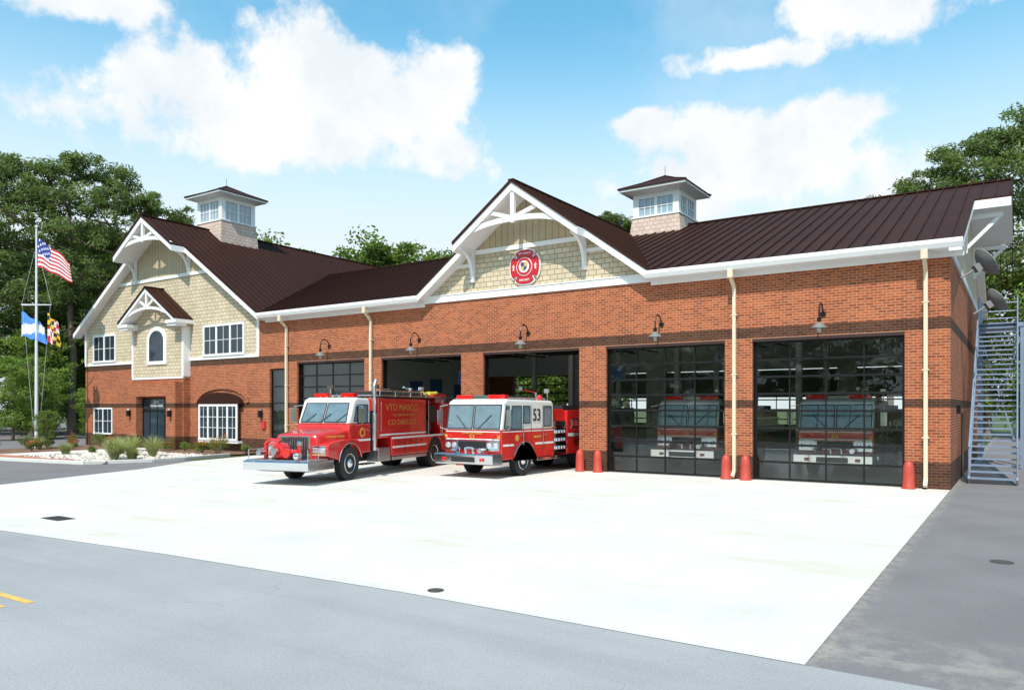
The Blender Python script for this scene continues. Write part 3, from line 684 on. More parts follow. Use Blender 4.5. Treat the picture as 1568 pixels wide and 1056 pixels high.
def tanker(loc,rz):
    e=empty('tanker_fire_truck',loc,rz)
    b=B()
    def ring(y,w,z0,z1,z2): return [(-w,y,z0),(-w,y,z1),(-w*.93,y,z1+(z2-z1)*.6),(-w*.78,y,z2-.015),(-w*.4,y,z2),(w*.4,y,z2),(w*.78,y,z2-.015),(w*.93,y,z1+(z2-z1)*.6),(w,y,z1),(w,y,z0)]
    rs=[ring(-1.34,.74,.80,1.36,1.50),ring(-1.28,.79,.78,1.42,1.57),ring(-.9,.84,.75,1.48,1.63),ring(-.3,.90,.75,1.55,1.70),ring(.20,.97,.75,1.62,1.77)]
    vs=sum(rs,[]); fs=[]; N=10
    for i in range(len(rs)-1):
        for j in range(N-1): fs.append((i*N+j,i*N+j+1,(i+1)*N+j+1,(i+1)*N+j))
    fs+=[tuple(range(N)),tuple(range(len(rs)*N-1,(len(rs)-1)*N-1,-1))]
    b.add(vs,fs); b.build('hood',RED,e,.02,smooth=True)
    b=B()
    for s in (-1,1):
        fen=[(-1.30,.86),(-.70,.72)]+arcpts(0,.56,.67,14,math.pi-.2,.28)+[(.68,.76),(.78,.86),(.70,1.12),(.52,1.30),(.30,1.36),(-.35,1.37),(-.85,1.33),(-1.22,1.25),(-1.33,1.15)]
        xa,xb=sorted((s*.60,s*1.19)); b.prism(fen,xa,xb)
    b.build('front_fenders',RED,e,.075,seg=5)
    b=B(); b.prism([(.22,.85),(1.5,.85),(1.5,1.86),(.16,1.86),(.10,1.6),(.22,1.35)],-1.04,1.04); b.build('cab_lower',RED,e,.05,seg=4)
    b=B(); b.prism([(.14,1.86),(1.5,1.86),(1.5,2.62),(1.42,2.72),(.72,2.75),(.50,2.66)],-1.01,1.01); b.build('cab_upper',CREAMP,e,.08,seg=4)
    g=B(); fy=lambda z:.14+(z-1.86)*(.36/.8); k=B()
    for s in (-1,1):
        q=[(s*.03,fy(1.92)-.012,1.92),(s*.90,fy(1.92)-.012,1.92),(s*.84,fy(2.56)-.012,2.56),(s*.03,fy(2.56)-.012,2.56)]
        g.quad(*q)
        for a,c in zip(q,q[1:]+q[:1]): k.beam(a,c,.028,.03,(0,1,0))
        X=s*1.017
        for q in ([(.44,1.93),(.66,1.93),(.66,2.5),(.62,2.5)],[(.70,1.88),(1.34,1.88),(1.34,2.5),(.70,2.5)]):
            g.quad(*[(X,a,c) for a,c in q])
            for (a,c),(a2,c2) in zip(q,q[1:]+q[:1]): k.beam((X+s*.002,a,c),(X+s*.002,a2,c2),.025,.03,(1,0,0))
        for y in (.40,1.40): k.box(min(s*1.04,s*1.045),max(s*1.04,s*1.045),y,y+.012,.95,1.85)
    g.build('windows',TG,e)
    k.box(-.50,.50,-1.385,-1.33,.84,1.44); k.box(-.5,.5,-1.9,8.4,.5,.85); k.box(-1.0,1.0,-.55,.6,.72,1.25)
    for i in range(3): k.tube((-.7+i*.6,fy(1.88)-.05,1.90),(-.35+i*.6,fy(2.2)-.03,2.2),.012,5)
    k.box(-1.15,1.15,5.35,7.2,.75,1.25); k.box(-1.0,1.0,1.5,1.83,.7,2.3)
    k.build('grille_gaskets_chassis',DARK,e)
    k=B()
    k.box(-.57,-.50,-1.40,-1.32,.80,1.5); k.box(.50,.57,-1.40,-1.32,.80,1.5); k.box(-.5,.5,-1.40,-1.32,1.44,1.5); k.box(-.5,.5,-1.40,-1.32,.8,.85)
    for i in range(11): k.box(-.46+i*.092-.010,-.46+i*.092+.010,-1.398,-1.38,.85,1.44)
    for s in (-1,1):
        k.box(s*.88-.25,s*.88+.25,-1.37,-1.29,.88,1.20)
        xa,xb=sorted((s*1.17,s*1.20))
        k.prism([(-.70,.64)]+arcpts(0,.56,.715,14,math.pi-.12,.25)+arcpts(0,.56,.67,14,.25,math.pi-.12),xa,xb)
        k.path([(s*1.0,.5,2.5),(s*1.36,.42,2.45),(s*1.36,.42,1.85),(s*1.0,.5,1.8)],.014,6); k.box(s*1.36-.1,s*1.36+.1,.36,.40,1.9,2.4)
        xa,xb=sorted((s*.95,s*1.22)); k.box(xa,xb,.75,1.5,.45,.5)
        xa,xb=sorted((s*1.04,s*1.075)); k.box(xa,xb,1.22,1.36,1.62,1.67)
    k.tube((1.08,1.66,.9),(1.08,1.66,2.2),.10,16); k.tube((1.08,1.66,2.2),(1.08,1.66,3.15),.065,14); k.tube((1.08,1.66,3.15),(1.08,1.78,3.38),.065,14)
    k.prism([(-2.38,.48),(-2.28,.44),(-1.95,.44),(-1.95,.76),(-2.34,.76),(-2.40,.72)],-1.2,1.2)
    k.box(.86,1.19,-1.95,-1.0,.46,.74); k.box(-1.19,-.86,-1.95,-1.0,.46,.74)
    k.build('chrome_trim_bumper_stack',CHR,e,.012)
    k=B(); k.box(-1.18,1.18,-2.3,-1.3,.761,.79); k.box(-.86,-.5,-2.3,-2.28,.5,.7)
    k.box(.72,1.2,1.75,2.6,.5,.98); k.box(-1.2,-.72,1.75,2.6,.5,.98); k.box(-1.23,1.23,2.7,5.45,.5,.62); k.box(-1.2,1.2,8.3,8.75,.5,.6)
    k.box(-1.14,1.14,1.82,8.2,2.80,2.86)
    k.build('diamond_plate',DPL,e,.01)
    k=B()
    k.lathe([(.20,-2.1),(.26,-2.0),(.26,-1.75),(.18,-1.6)],(-.15,0,1.05),'y',18); k.lathe([(.13,.0),(.13,.35)],(-.15,-1.85,.8),n=12)
    k.tube((-.6,-1.8,1.0),(.45,-1.8,1.0),.10,12); k.tube((-.75,-1.85,.8),(-.75,-1.85,1.3),.07,10); k.tube((.5,-1.85,.8),(.5,-1.85,1.22),.07,10)
    k.path([(-.75,-1.85,1.3),(-.5,-1.95,1.4),(-.1,-2.0,1.35)],.06,8); k.lathe([(.15,-2.2),(.15,-2.1),(.08,-2.05)],(.25,0,1.0),'y',14)
    k.build('front_pump',RED,e,smooth=True)
    k=B(); k.lathe([(.12,-2.28),(.12,-2.16)],(-.15,0,1.05),'y',16); k.lathe([(.09,-2.26),(.09,-2.0)],(-.72,0,1.0),'y',14); k.lathe([(.08,0),(.08,.1),(.04,.14)],(.5,-1.85,1.22),n=12)
    k.lathe([(.07,-2.4),(.1,-2.38),(.1,-2.2)],(.75,0,.92),'y',14); k.path([(-1.1,-2.25,.79),(-1.1,-2.25,1.1),(-.95,-1.5,1.1),(-.95,-1.5,.79)],.015,6); k.path([(1.1,-2.25,.79),(1.1,-2.25,1.1),(.95,-1.5,1.1),(.95,-1.5,.79)],.015,6)
    k.build('pump_fittings',CHR,e,smooth=True)
    k=B()
    for s in (-1,1):
        for d_ in (-.12,.12): k.box(s*.88+d_-.10,s*.88+d_+.10,-1.39,-1.37,.97,1.13)
    k.build('headlights',LENS,e,.01)
    k=B()
    for s in (-1,1): 
        xa,xb=sorted((s*.28,s*.8)); k.box(xa,xb,.80,1.02,2.77,2.90)
        k.box(s*1.0-.08,s*1.0+.08,8.2,8.26,2.6,2.75)
    k.box(1.226,1.24,2.8,2.95,1.05,1.12); k.box(1.226,1.24,5.2,5.3,1.05,1.12)
    k.build('warning_lights',REDL,e,.015)
    k=B()
    for i in range(5): k.lathe([(.03,0),(.025,.045)],(-.5+i*.25,.74,2.745),n=8)
    for s in (-1,1): k.box(s*.88-.2,s*.88+.2,-1.385,-1.37,.90,.94)
    k.build('amber_markers',AMB,e)
    k=B(); k.box(-1.14,1.14,1.85,5.6,1.30,2.74); k.build('water_tank',RED,e,.07,seg=3)
    k=B(); k.prism([(2.68,.64),(5.52,.64)]+arcpts(6.3,.56,.70,12,math.pi-.12,.12)+[(7.05,.64),(8.3,.64),(8.3,1.33),(2.68,1.33)],-1.22,1.22); 
    k.box(-1.14,1.14,6.95,8.28,1.33,2.6); k.box(-1.1,.2,5.6,6.95,1.33,2.6)
    k.build('lower_compartments',RED,e,.03)
    k=B()
    for a in (2.75,3.65,4.55): k.box(1.22,1.232,a,a+.84,.72,1.24)
    k.box(1.22,1.232,7.15,8.2,.72,1.24)
    k.box(-.9,-.1,3.6,4.8,2.86,3.05); k.box(.2,.9,6.9,7.9,2.62,2.98)
    k.build('compartment_doors',RED,e,.008)
    k=B(); k.box(1.14,1.15,1.95,5.55,1.40,1.46); k.box(1.22,1.228,2.68,8.3,1.26,1.33); k.box(1.22,1.235,2.75,5.4,.93,1.0)
    k.box(1.04,1.046,.3,1.48,1.26,1.33)
    k.build('white_stripes',STW,e)
    k=B()
    for a in (3.62,4.52): k.box(1.221,1.236,a,a+.02,.7,1.26)
    for a in (3.1,4.0,4.9): k.box(1.232,1.25,a,a+.14,1.12,1.17)
    k.lathe([(.36,-.32),(.36,-.29),(.27,-.28),(.27,.28),(.36,.29),(.36,.32)],(.78,6.25,2.15),'x',20)
    k.lathe([(.27,-.3),(.27,.3)],(.78,5.85,1.62),'x',18)
    for i in range(5): k.tube((-.9+i*.33,5.0,2.95),(-.9+i*.33,8.1,2.95),.09,8)
    k.box(-.9,.9,2.2,3.4,2.86,3.0)
    for i in range(6): k.tube((.5+.1*i,3.0+.25*i,2.9),(.7+.08*i,3.6+.25*i,3.02),.045,7)
    k.build('hose_reel_and_gear',DARK,e,smooth=True)
    k=B()
    for i in range(7): k.lathe([(.30,-.02),(.30,.02)],(.55+i*.08,6.25,2.15),'x',18)
    k.lathe([(.05,2.86),(.05,3.08),(.10,3.10),(.10,3.18)],(.6,5.2,0),n=12); k.tube((.6,5.2,3.1),(.6,4.7,3.2),.04,10)
    for y in (1.9,3.0,4.2,5.5): k.tube((1.17,y,2.8),(1.17,y,3.0),.014,6)
    k.tube((1.17,1.9,3.0),(1.17,5.5,3.0),.016,8); k.tube((1.19,1.95,1.55),(1.19,1.95,2.6),.016,8); k.tube((1.22,5.65,1.35),(1.22,5.65,2.7),.018,8); k.tube((1.22,6.9,1.35),(1.22,6.9,2.7),.018,8)
    for x in (-.55,-.15): k.beam((x,4.9,3.14),(x,8.2,3.14),.04,.06)
    for i in range(10): k.tube((-.55,5.0+i*.33,3.14),(-.15,5.0+i*.33,3.14),.015,6)
    for (x,y) in ((.95,2.0),(-.95,2.0),(.95,5.5)): k.tube((x,y,2.86),(x,y,3.1),.015,6); k.box(x-.1,x+.1,y-.06,y+.04,3.08,3.22)
    k.build('rails_ladder_and_nozzle',CHR,e)
    YB=mat('yellow_gear',(.65,.52,.05,1),.6); k=B()
    for i in range(4): k.tube((.8-i*.3,6.5+.1*i,2.98),(.9-i*.3,7.0,3.02),.06,8)
    k.build('yellow_gear',YB,e)
    wheels(e,(0,6.3),1.02,.56,dual=(6.3,))
    TXT=mat('gold_lettering',(.60,.22,.05,1),.4,0)
    text('tank_lettering','VTD MASCO',(1.151,3.6,2.40),(H90,0,H90),.34,TXT,e,sx=1.3,bold=0)
    text('tank_lettering_mid','VOL. FIRE DEPARTMENT',(1.151,3.7,2.13),(H90,0,H90),.12,TXT,e,sx=1.3,bold=0)
    text('tank_lettering_low','CO DIBELCO',(1.151,3.6,1.86),(H90,0,H90),.28,TXT,e,sx=1.3,bold=0)
    text('hood_lettering','TOWN OF OCEAN',(.905,-.5,1.45),(H90,0,H90-.1),.11,GOLD,e)
    k=B(); k.lathe([(.17,0),(.17,.006)],(1.042,.95,1.55),'x',24); k.build('door_seal',GOLD,e)
    k=B(); k.lathe([(.10,0),(.10,.004)],(1.05,.95,1.55),'x',20); k.build('door_seal_inner',RED,e)
    return e
tanker((-17.85,-7.9,0),math.radians(13.5))
# ------------------------------------------------------------ flagpole & flags
e=empty('flagpole_with_flags',(-47.6,-3.5,0))
POLE=mat('white_pole',(.72,.74,.76,1),.35,.2)
b=B(); b.tube((0,0,0),(0,0,13.2),.11,14,.05); b.lathe([(.02,13.2),(.09,13.28),(.09,13.34),(.02,13.42)],(0,0,0),n=12); b.tube((-.75,-.5,8.6),(.75,.5,8.6),.05,10,.03); b.lathe([(.25,0),(.22,.1),(.12,.14)],(0,0,0),n=16)
for s in (-1,1): b.tube((s*.75,s*.5,8.6),(s*.1,s*.06,11.8),.008,4); b.tube((s*.7,s*.47,8.6),(s*.15,s*.1,1.2),.008,4)
b.build('pole_and_yard',POLE,e,smooth=True)
FR=mat('flag_red',(.55,.02,.03,1),.8);FW=mat('flag_white',(.75,.75,.76,1),.8);FB=mat('flag_blue',(.02,.04,.25,1),.8);FY=mat('flag_yellow',(.75,.5,.03,1),.8);FK=mat('flag_black',(.02,.02,.02,1),.8);FL=mat('flag_sky_blue',(.08,.25,.75,1),.8)
def flag(name,top,hoist,fly,drop,mats,fn,nu=30,nv=13):
    vs=[];fs=[];mi=[]
    for i in range(nu+1):
        u=i/nu
        for j in range(nv+1):
            v=j/nv
            wv=.16*math.sin(u*9+v*2)*u
            x=top[0]+fly*.83*u*.9+wv*-.5; y=top[1]+fly*.55*u*.9+wv; z=top[2]-hoist*(1-v)*(1-.35*u)-drop*u**1.15+.05*math.sin(u*13)
            vs.append((x,y,z))
    for i in range(nu):
        for j in range(nv):
            a=i*(nv+1)+j; fs.append((a,a+nv+1,a+nv+2,a+1)); mi.append(fn((i+.5)/nu,j))
    me=bpy.data.meshes.new(name); me.from_pydata(vs,[],fs)
    for m_ in mats: me.materials.append(m_)
    for p,k in zip(me.polygons,mi): p.material_index=k; p.use_smooth=True
    o=bpy.data.objects.new(name,me); COL.objects.link(o); o.parent=e
flag('us_flag',(.08,.04,12.6),1.75,2.3,1.55,[FR,FW,FB],lambda u,j:(2 if (u<.4 and j>=6) else (0 if j%2==0 else 1)) if not(u<.4 and j>=6 and (int(u*60)+j)%5==0) else 1)
flag('blue_flag',(-.75,-.5,8.2),1.5,1.7,1.0,[FL,FW],lambda u,j:1 if abs((j/13)-.2-u*.6)<.22 else 0)
flag('state_flag',(.6,.35,8.1),1.8,.9,.9,[FY,FK,FR,FW],lambda u,j:((int(u*6)+j//2)%2 if (u<.5)==(j>6) else 2+(int(u*5)+j//3)%2))
# ------------------------------------------------------------ landscaping
BED=groundmat('mulch_bed',(.15,.085,.055,1),(.22,.13,.085,1),2,.5,30)
GRAV=groundmat('gravel_bed_surface',(.55,.50,.44,1),(.44,.39,.35,1),2,.5,18)
CURB=mat('kerb_concrete',(.60,.59,.55,1),.85,var=.12,bump=.4)
PAVE=brickmat('brick_paving',(.50,.19,.12,1),(.42,.15,.10,1),(.3,.2,.16,1),.2,.1,.01,bump=.2)
bedpts=[(-46.5,0),(-46.5,-8.8),(-43,-9.9),(-37,-9.75),(-31.2,-8.9),(-30.2,-6.5),(-30.3,-4.9),(-31.0,-2),(-31.0,0)]
sheet('mulch_bed',bedpts,.06,BED)
sheet('gravel_bed',[(-38.2,-6.6),(-36,-7.9),(-31.4,-8.6),(-30.5,-6.3),(-30.6,-4.9),(-31.2,-3.4),(-33,-3.2),(-36,-2.6),(-38.2,-2.6)],.066,GRAV)
k=B()
cp=bedpts[1:-1]
for p,q in zip(cp[:-1],cp[1:]): k.beam((p[0],p[1],.06),(q[0],q[1],.06),.16,.16)
k.build('kerb',CURB,None,.02)
k=B(); k.quad((-41,-9.7,.075),(-33.4,-9.1,.075),(-33.2,-8.1,.075),(-41,-8.3,.075)); k.build('brick_walkway',PAVE)
sheet('footpath',[(-41,-8.3),(-39,-8.3),(-38.6,-.86),(-41.2,-.86)],.07,CONC)
rk=B()
bm=bmesh.new(); bmesh.ops.create_icosphere(bm,subdivisions=1,radius=1); iv=[v.co.copy() for v in bm.verts]; ifc=[tuple(v.index for v in f.verts) for f in bm.faces]; bm.free()
STN=mat('stone',(.58,.52,.46,1),.9,var=.5,scale=1.5)
def rock(x,y,z,r):
    sc=[r*random.uniform(.7,1.3) for _ in range(3)]; sc[2]*=.7
    rk.add([(x+v.x*sc[0]*random.uniform(.85,1.1),y+v.y*sc[1]*random.uniform(.85,1.1),z+v.z*sc[2]) for v in iv],ifc)
for i in range(700): rock(random.uniform(-38,-30.8),random.uniform(-8.4,-3.2),.08,random.uniform(.05,.14))
for i in range(60): 
    a=random.random(); rock(-46+a*6,-8.9-a*.9+random.uniform(-.25,.25),.08,random.uniform(.08,.16))
rk.build('gravel_stones',STN)
def leafmat(name,c1,c2,trans=.38):
    m,t,p=newmat(name); oi=t.n('ShaderNodeObjectInfo'); co=objco(t)
    f=t.ramp(t.noise(co,.45,2,.6),.3,.7); col=t.mix(f,c1,c2)
    g=t.m('MULTIPLY_ADD',oi.outputs['Random'],.5,.75)
    n2=t.noise(co,5,0); g=t.m('MULTIPLY',g,t.m('MULTIPLY_ADD',n2,1.0,.5))
    col=t.mix(1,col,t.grey(g),'MULTIPLY'); t.l(col,p.inputs['Base Color']); p.inputs['Roughness'].default_value=.6; p.inputs['Specular IOR Level'].default_value=.3
    tr=t.n('ShaderNodeBsdfTranslucent'); t.l(t.mix(1,col,(1.3,1.35,.5,1),'MULTIPLY'),tr.inputs[0]); mx=t.n('ShaderNodeMixShader'); mx.inputs[0].default_value=trans
    out=m.node_tree.nodes['Material Output']; t.l(p.outputs[0],mx.inputs[1]); t.l(tr.outputs[0],mx.inputs[2]); t.l(mx.outputs[0],out.inputs[0]); return m
LP=leafmat('pine_needles',(.11,.155,.052,1),(.175,.23,.08,1)); LD=leafmat('broad_leaves',(.125,.19,.042,1),(.205,.285,.062,1))
LG=leafmat('grass_blades',(.28,.31,.14,1),(.42,.42,.23,1)); LR=leafmat('red_flowers',(.6,.05,.03,1),(.55,.2,.05,1))
BARK=mat('bark',(.19,.14,.11,1),.9,var=.35,scale=4,bump=.6,bscale=12)
def leafquads(cen,rad,n,size,r,flat=.75,asp=1.0):
    cen=np.asarray(cen);K=len(cen)
    d=r.normal(size=(K*n,3)); d/=np.linalg.norm(d,axis=1)[:,None]; rr=r.uniform(.2,1,size=(K*n,1))**.6
    P=np.repeat(cen,n,0)+d*rr*np.repeat(np.asarray(rad),n)[:,None]*np.array([1,1,flat])
    a=r.normal(size=(K*n,3)); a/=np.linalg.norm(a,axis=1)[:,None]; b=np.cross(a,r.normal(size=(K*n,3))); b/=np.linalg.norm(b,axis=1)[:,None]
    s=size*r.uniform(.6,1.3,size=(K*n,1)); a=a*s; b=b*s*asp
    V=np.stack([P-a,P-b*.6,P+a,P+b*.6],1).reshape(-1,3); F=np.arange(len(V)).reshape(-1,4); return V,F
def meshfrom(name,tr,V,F,m1,m2):
    o=len(tr.v); me=bpy.data.meshes.new(name); me.from_pydata(tr.v+V.tolist(),[],tr.f+(F+o).tolist()); me.materials.append(m1); me.materials.append(m2)
    n1=len(tr.f); mi=np.ones(len(me.polygons),dtype=np.int32); mi[:n1]=0; me.polygons.foreach_set('material_index',mi); me.update(); return me
def treemesh(name,H,lo,R,kind,seed):
    r=np.random.default_rng(seed); tr=B(); 
    pts=[Vector((0,0,-.2))]; n=7
    for i in range(1,n+1): pts.append(Vector((r.normal()*.25*i/n*1.5,r.normal()*.25*i/n*1.5,H*.94*i/n)))
    r0=H*.013+.05
    for i in range(n): tr.tube(pts[i],pts[i+1],r0*(1-i/n*.85),8,r0*(1-(i+1)/n*.85))
    def trunk(z): 
        k=min(n-1,max(0,int(z/(H*.94)*n))); f=(z-pts[k].z)/(pts[k+1].z-pts[k].z); return pts[k].lerp(pts[k+1],min(1,max(0,f)))
    cen=[];rad=[]
    pine=kind=='pine'
    nl=28 if pine else 36
    for i in range(nl):
        t=(i+r.uniform(0,.8))/nl; z=H*(lo+(.97-lo)*t)
        if pine: prof=(.5+.65*math.sin(math.pi*min(1,t*1.05)**.8))*(1-.6*t**3)
        else: prof=(math.sin(math.pi*(.12+.83*t)))**.6
        L=R*prof*r.uniform(.5,1.2); a=i*2.4+r.normal()*.4; up=r.uniform(.0,.5) if pine else r.uniform(.2,.7)
        p=trunk(z); q=p+Vector((math.cos(a)*L,math.sin(a)*L,L*up)); mid=p.lerp(q,.5)+Vector((0,0,-.06*L))
        tr.tube(p,mid,.09*H/22,5,.06*H/22); tr.tube(mid,q,.06*H/22,5,.02)
        for k in range(5):
            f=.35+.65*(k+r.uniform(0,.9))/5; c=p.lerp(q,min(1.08,f))+Vector(r.normal(size=3)*.4*L/3); cen.append(tuple(c)); rad.append(r.uniform(.45,.95)*R/4.2*(1.0 if pine else 1.15))
    for k in range(7): c=trunk(H*.94)+Vector((r.normal()*.7,r.normal()*.7,r.uniform(-1.4,1.0))); cen.append(tuple(c)); rad.append(r.uniform(.4,.75)*R/4)
    if pine: V,F=leafquads(cen,rad,95,.19,r,.6,.45)
    else: V,F=leafquads(cen,rad,90,.17,r,.75,.9)
    return meshfrom(name,tr,V,F,BARK,LP if kind=='pine' else LD)
TM=[treemesh('pine_a',24,.42,4.6,'pine',1),treemesh('pine_b',24,.5,4.0,'pine',2),treemesh('pine_c',22,.35,5.0,'pine',3),treemesh('broad_a',17,.12,5.0,'broad',4),treemesh('broad_b',15,.08,5.4,'broad',5)]
MH=[24,24,22,17,15]
def puttree(name,k,x,y,h,parent=None,wide=1):
    o=bpy.data.objects.new(name,TM[k]); COL.objects.link(o); s=h/MH[k]; o.scale=(s*wide,s*wide,s); o.location=(x,y,-.05); o.rotation_euler=(0,0,random.uniform(0,6.28)); o.parent=parent; return o
f=empty('forest_trees')
r=random.Random(11)
for (x,y,h,k) in [(-74,-3,22.5,0),(-72,0,23.5,2),(-70,3,24.5,0),(-68.5,5.5,24,2),(-67,8,25.2,0),(-65.5,11,24.5,2),(-64.5,13.5,22.5,1),(-63,16,21,2),(-61,19,18,4),(-77,-9,22,2),(-81,-16,22,0),(-62,23,18,3)]: puttree('tree',k,x,y,h,f)
for i in range(15): puttree('tree',r.choice([3,4]),-66-r.random()*14 ,-18+i*2.9,r.uniform(8,13),f,1.1)
for i in range(14): puttree('tree',r.choice([0,2,3]),-80-r.random()*10,-16+i*3.2,r.uniform(20,24),f,1.1)
for i in range(9): puttree('tree',4,-59-r.random()*5,-5+i*2.7,r.uniform(3.5,6),f,1.2)
for i in range(20):
    t_=i/19; puttree('tree',r.choice([3,4,3,2]),-80+t_*38+r.uniform(-.8,.8),34+t_*26+r.uniform(-2,2),r.uniform(19.5,22.5) if t_<.62 else r.uniform(18,20),f,1.2)
for i in range(6): puttree('tree',r.choice([0,2,1]),-46+i*2.4,57+i*1.2,r.uniform(26.5,29),f)
for (x,y,h,k) in [(-7.2,44,20.5,0),(-5.3,46,22,2),(-3.4,45.5,24,2),(-.5,47,25.5,0),(3.0,48,27,2),(7,46,26,0),(11,45,25,2),(16,44,24,0)]: puttree('pine_tree',k,x,y,h)
for i in range(9): puttree('broadleaf_tree',r.choice([3,4]),-2.0+i*3.8,43+r.uniform(-3,5),r.uniform(11,14))
rs=empty('roadside_trees')
for i in range(18): 
    xx=-75+i*6.2; puttree('tree',r.choice([0,2,3,4,3]),xx+r.uniform(-1.5,1.5),-52-r.uniform(0,8)-max(0,(-20-xx)*.35),r.uniform(9,15),rs,1.3)
def shrub(name,x,y,s,m2,flower=False):
    r_=np.random.default_rng(int(abs(x*31+y*17))); tr=B(); cen=[];rad=[]
    for k in range(9):
        a=r_.uniform(0,6.28); c=(math.cos(a)*s*.5*r_.random(),math.sin(a)*s*.5*r_.random(),s*r_.uniform(.3,.8)); tr.tube((0,0,0),c,.015,4); cen.append(c); rad.append(s*.32)
    V,F=leafquads(cen,rad,110,.035,r_,.8,.7); me=meshfrom(name,tr,V,F,BARK,m2); o=bpy.data.objects.new(name,me); COL.objects.link(o); o.location=(x,y,.06)
    if flower:
        V,F=leafquads([(c[0],c[1],c[2]+.1) for c in cen],rad,14,.04,r_,.8,1); me=meshfrom('blossoms',B(),V,F,LR,LR); q=bpy.data.objects.new('blossoms',me); COL.objects.link(q); q.parent=o
for (x,y,s_,fl) in [(-31.9,-2.0,.95,1),(-32.9,-1.4,.7,0),(-33.8,-1.6,.6,1),(-37.0,-1.6,.7,1),(-36.0,-1.2,.55,0),(-44.5,-1.3,.9,0),(-43.2,-1.3,.65,1),(-46,-2.2,.8,1),(-34.9,-1.2,.5,0),(-42.2,-4,.5,1),(-42.5,-6,.55,1),(-44,-7.2,.6,0),(-31.2,-.9,.5,0),(-45.4,-5,.9,0),(-43.5,-8.6,.5,1),(-38.0,-3.4,.5,1),(-37.6,-5.4,.45,0)]:
    shrub('flowering_shrub' if fl else 'green_shrub',x,y,s_,LD,fl)
def grassclump(x,y,h):
    r_=random.Random(int(x*100+y)); b=B()
    for i in range(300):
        a=r_.uniform(0,6.28); L=h*r_.uniform(.6,1.1); sp=r_.uniform(.1,.75)*h; ro=r_.uniform(0,.12); w_=.012
        px,py=math.cos(a),math.sin(a); tx,ty=-py*w_,px*w_
        p0=(px*ro,py*ro,0);p1=(px*(ro+sp*.35),py*(ro+sp*.35),L*.6);p2=(px*(ro+sp),py*(ro+sp),L*(1-.25*sp/h))
        o=len(b.v); b.v+=[(p0[0]-tx,p0[1]-ty,0),(p0[0]+tx,p0[1]+ty,0),(p1[0]+tx,p1[1]+ty,p1[2]),(p1[0]-tx,p1[1]-ty,p1[2]),p2]; b.f+=[(o,o+1,o+2,o+3),(o+3,o+2,o+4)]
    me=bpy.data.meshes.new('ornamental_grass'); me.from_pydata(b.v,[],b.f); me.materials.append(LG); o=bpy.data.objects.new('ornamental_grass',me); COL.objects.link(o); o.location=(x,y,.06)
for p in [(-31.3,-7.6,1.15),(-32.2,-7.1,1.1),(-33.9,-5.4,1.15),(-32.2,-5.3,1.1),(-35.5,-5.0,.9),(-37,-6.9,.7),(-44,-5,.8),(-30.9,-7.0,.7)]: grassclump(*p)
puttree('small_ornamental_tree',4,-44.8,-4.2,2.2)
# ------------------------------------------------------------ WORLD
sd=Vector((.16,-.58,.80)).normalized()
W=bpy.data.worlds.new('World'); S.world=W; W.use_nodes=True; t=NT(W.node_tree); bg=W.node_tree.nodes['Background']
sky=t.n('ShaderNodeTexSky',sky_type='NISHITA'); sky.sun_disc=False; sky.sun_elevation=math.asin(sd.z); sky.sun_rotation=math.atan2(sd.x,sd.y); sky.air_density=1.0; sky.dust_density=.6; sky.ozone_density=1.5
D=t.n('ShaderNodeTexCoord').outputs['Generated']; sp=t.n('ShaderNodeSeparateXYZ'); t.l(D,sp.inputs[0]); z=sp.outputs[2]
STR=.10; k=1/STR
blue=t.mix(1,sky.outputs[0],(1.55,2.75,2.5,1),'MULTIPLY')
haze=t.ramp(z,.17,.47,.97,0)
col=t.mix(haze,blue,(.86*k,.95*k,1.0*k,1))
clouds=[(-23.5,21.6,6,3.8),(-12.8,23.2,9.5,4.6),(-17.4,19.8,16,3.6),(-7.1,22.0,6,4.0),(19,16.6,15,4.2),(15,19.3,8,2.6),(22,19.0,8,2.8),(9.6,20.2,3.8,1.5),(25.7,26.2,9,3.2),(17.5,23.8,6,1.5),(-30.2,25.4,7,2.3),(50,22,9,4)]
mx=None
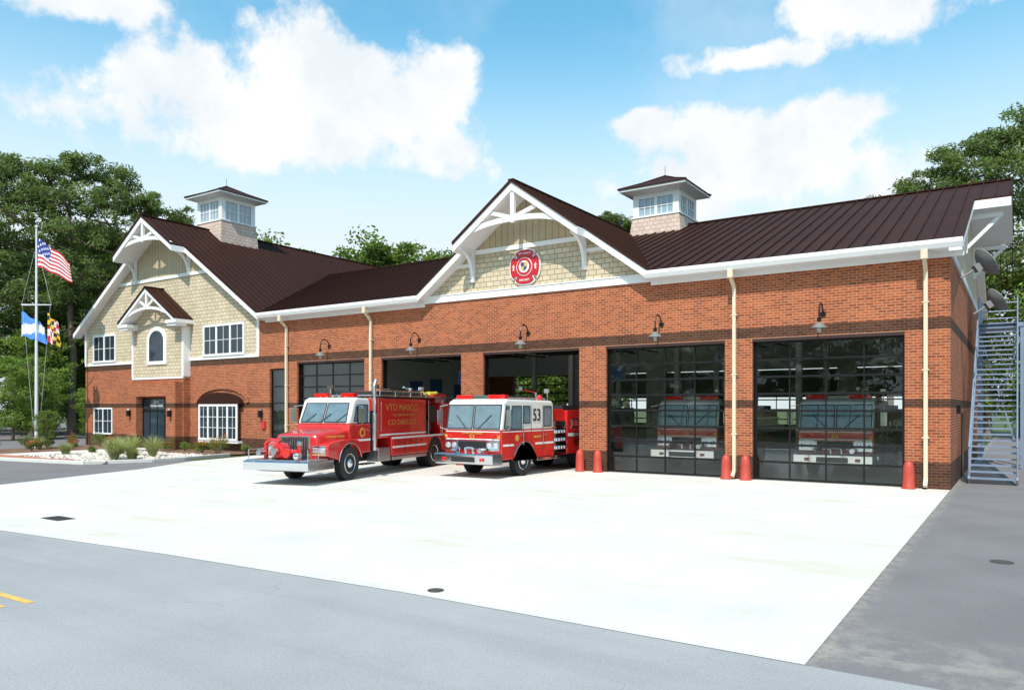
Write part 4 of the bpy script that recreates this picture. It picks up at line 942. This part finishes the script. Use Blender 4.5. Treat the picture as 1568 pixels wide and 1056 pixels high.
for az,el,hw,hh in clouds:
    A=math.radians(33.83-az); E=math.radians(el)
    right=Vector((math.cos(A),math.sin(A),0)); fwd=Vector((-math.sin(A)*math.cos(E),math.cos(A)*math.cos(E),math.sin(E))); up=right.cross(fwd)
    a=t.n('ShaderNodeVectorMath',operation='DOT_PRODUCT'); t.l(D,a.inputs[0]); a.inputs[1].default_value=right/math.sin(math.radians(hw))
    b=t.n('ShaderNodeVectorMath',operation='DOT_PRODUCT'); t.l(D,b.inputs[0]); b.inputs[1].default_value=up/math.sin(math.radians(hh))
    aa=a.outputs['Value']; bb=b.outputs['Value']
    v=t.m('SQRT',t.m('ADD',t.m('MULTIPLY',aa,aa),t.m('MULTIPLY',bb,bb)))
    s_=t.m('MAXIMUM',t.m('SUBTRACT',1.0,v),-1.0)
    mx=s_ if mx is None else t.m('SMOOTH_MAX',mx,s_,.2)
n1=t.noise(D,9,9,.62); n2=t.noise(D,3.2,2,.5)
d=t.m('ADD',mx,t.m('MULTIPLY',t.m('SUBTRACT',n1,.5),2.4)); d=t.m('ADD',d,t.m('MULTIPLY',t.m('SUBTRACT',n2,.5),.5))
al=t.ramp(d,.08,.48)
wisp=t.m('MULTIPLY',t.ramp(t.noise(D,2.2,6,.62),.48,.75),.35)
al=t.m('MAXIMUM',al,wisp)
n4=t.noise(D,10,6,.6); sh=t.ramp(n4,.35,.62); cc=t.mix(sh,(.88*k,.93*k,.97*k,1),(1.04*k,1.04*k,1.04*k,1))
col=t.mix(t.m('MULTIPLY',al,.96),col,cc)
t.l(col,bg.inputs[0]); bg.inputs[1].default_value=STR
L=bpy.data.lights.new('sun','SUN'); L.energy=5.0; L.angle=math.radians(.5); L.color=(1,.93,.84); lo=bpy.data.objects.new('sun',L); COL.objects.link(lo); lo.rotation_euler=sd.to_track_quat('Z','Y').to_euler()
# ------------------------------------------------------------ CAMERA
c=bpy.data.cameras.new('camera'); co=bpy.data.objects.new('camera',c); COL.objects.link(co); S.camera=co
co.location=(1.66,-25.44,2.4); co.rotation_euler=(H90,0,math.radians(33.83)); c.sensor_width=36; c.lens=36*1158/1568; c.shift_y=96/1568; c.clip_end=3000; c.clip_start=.1
S.view_settings.view_transform='Standard'; S.view_settings.look='None'; S.view_settings.exposure=0
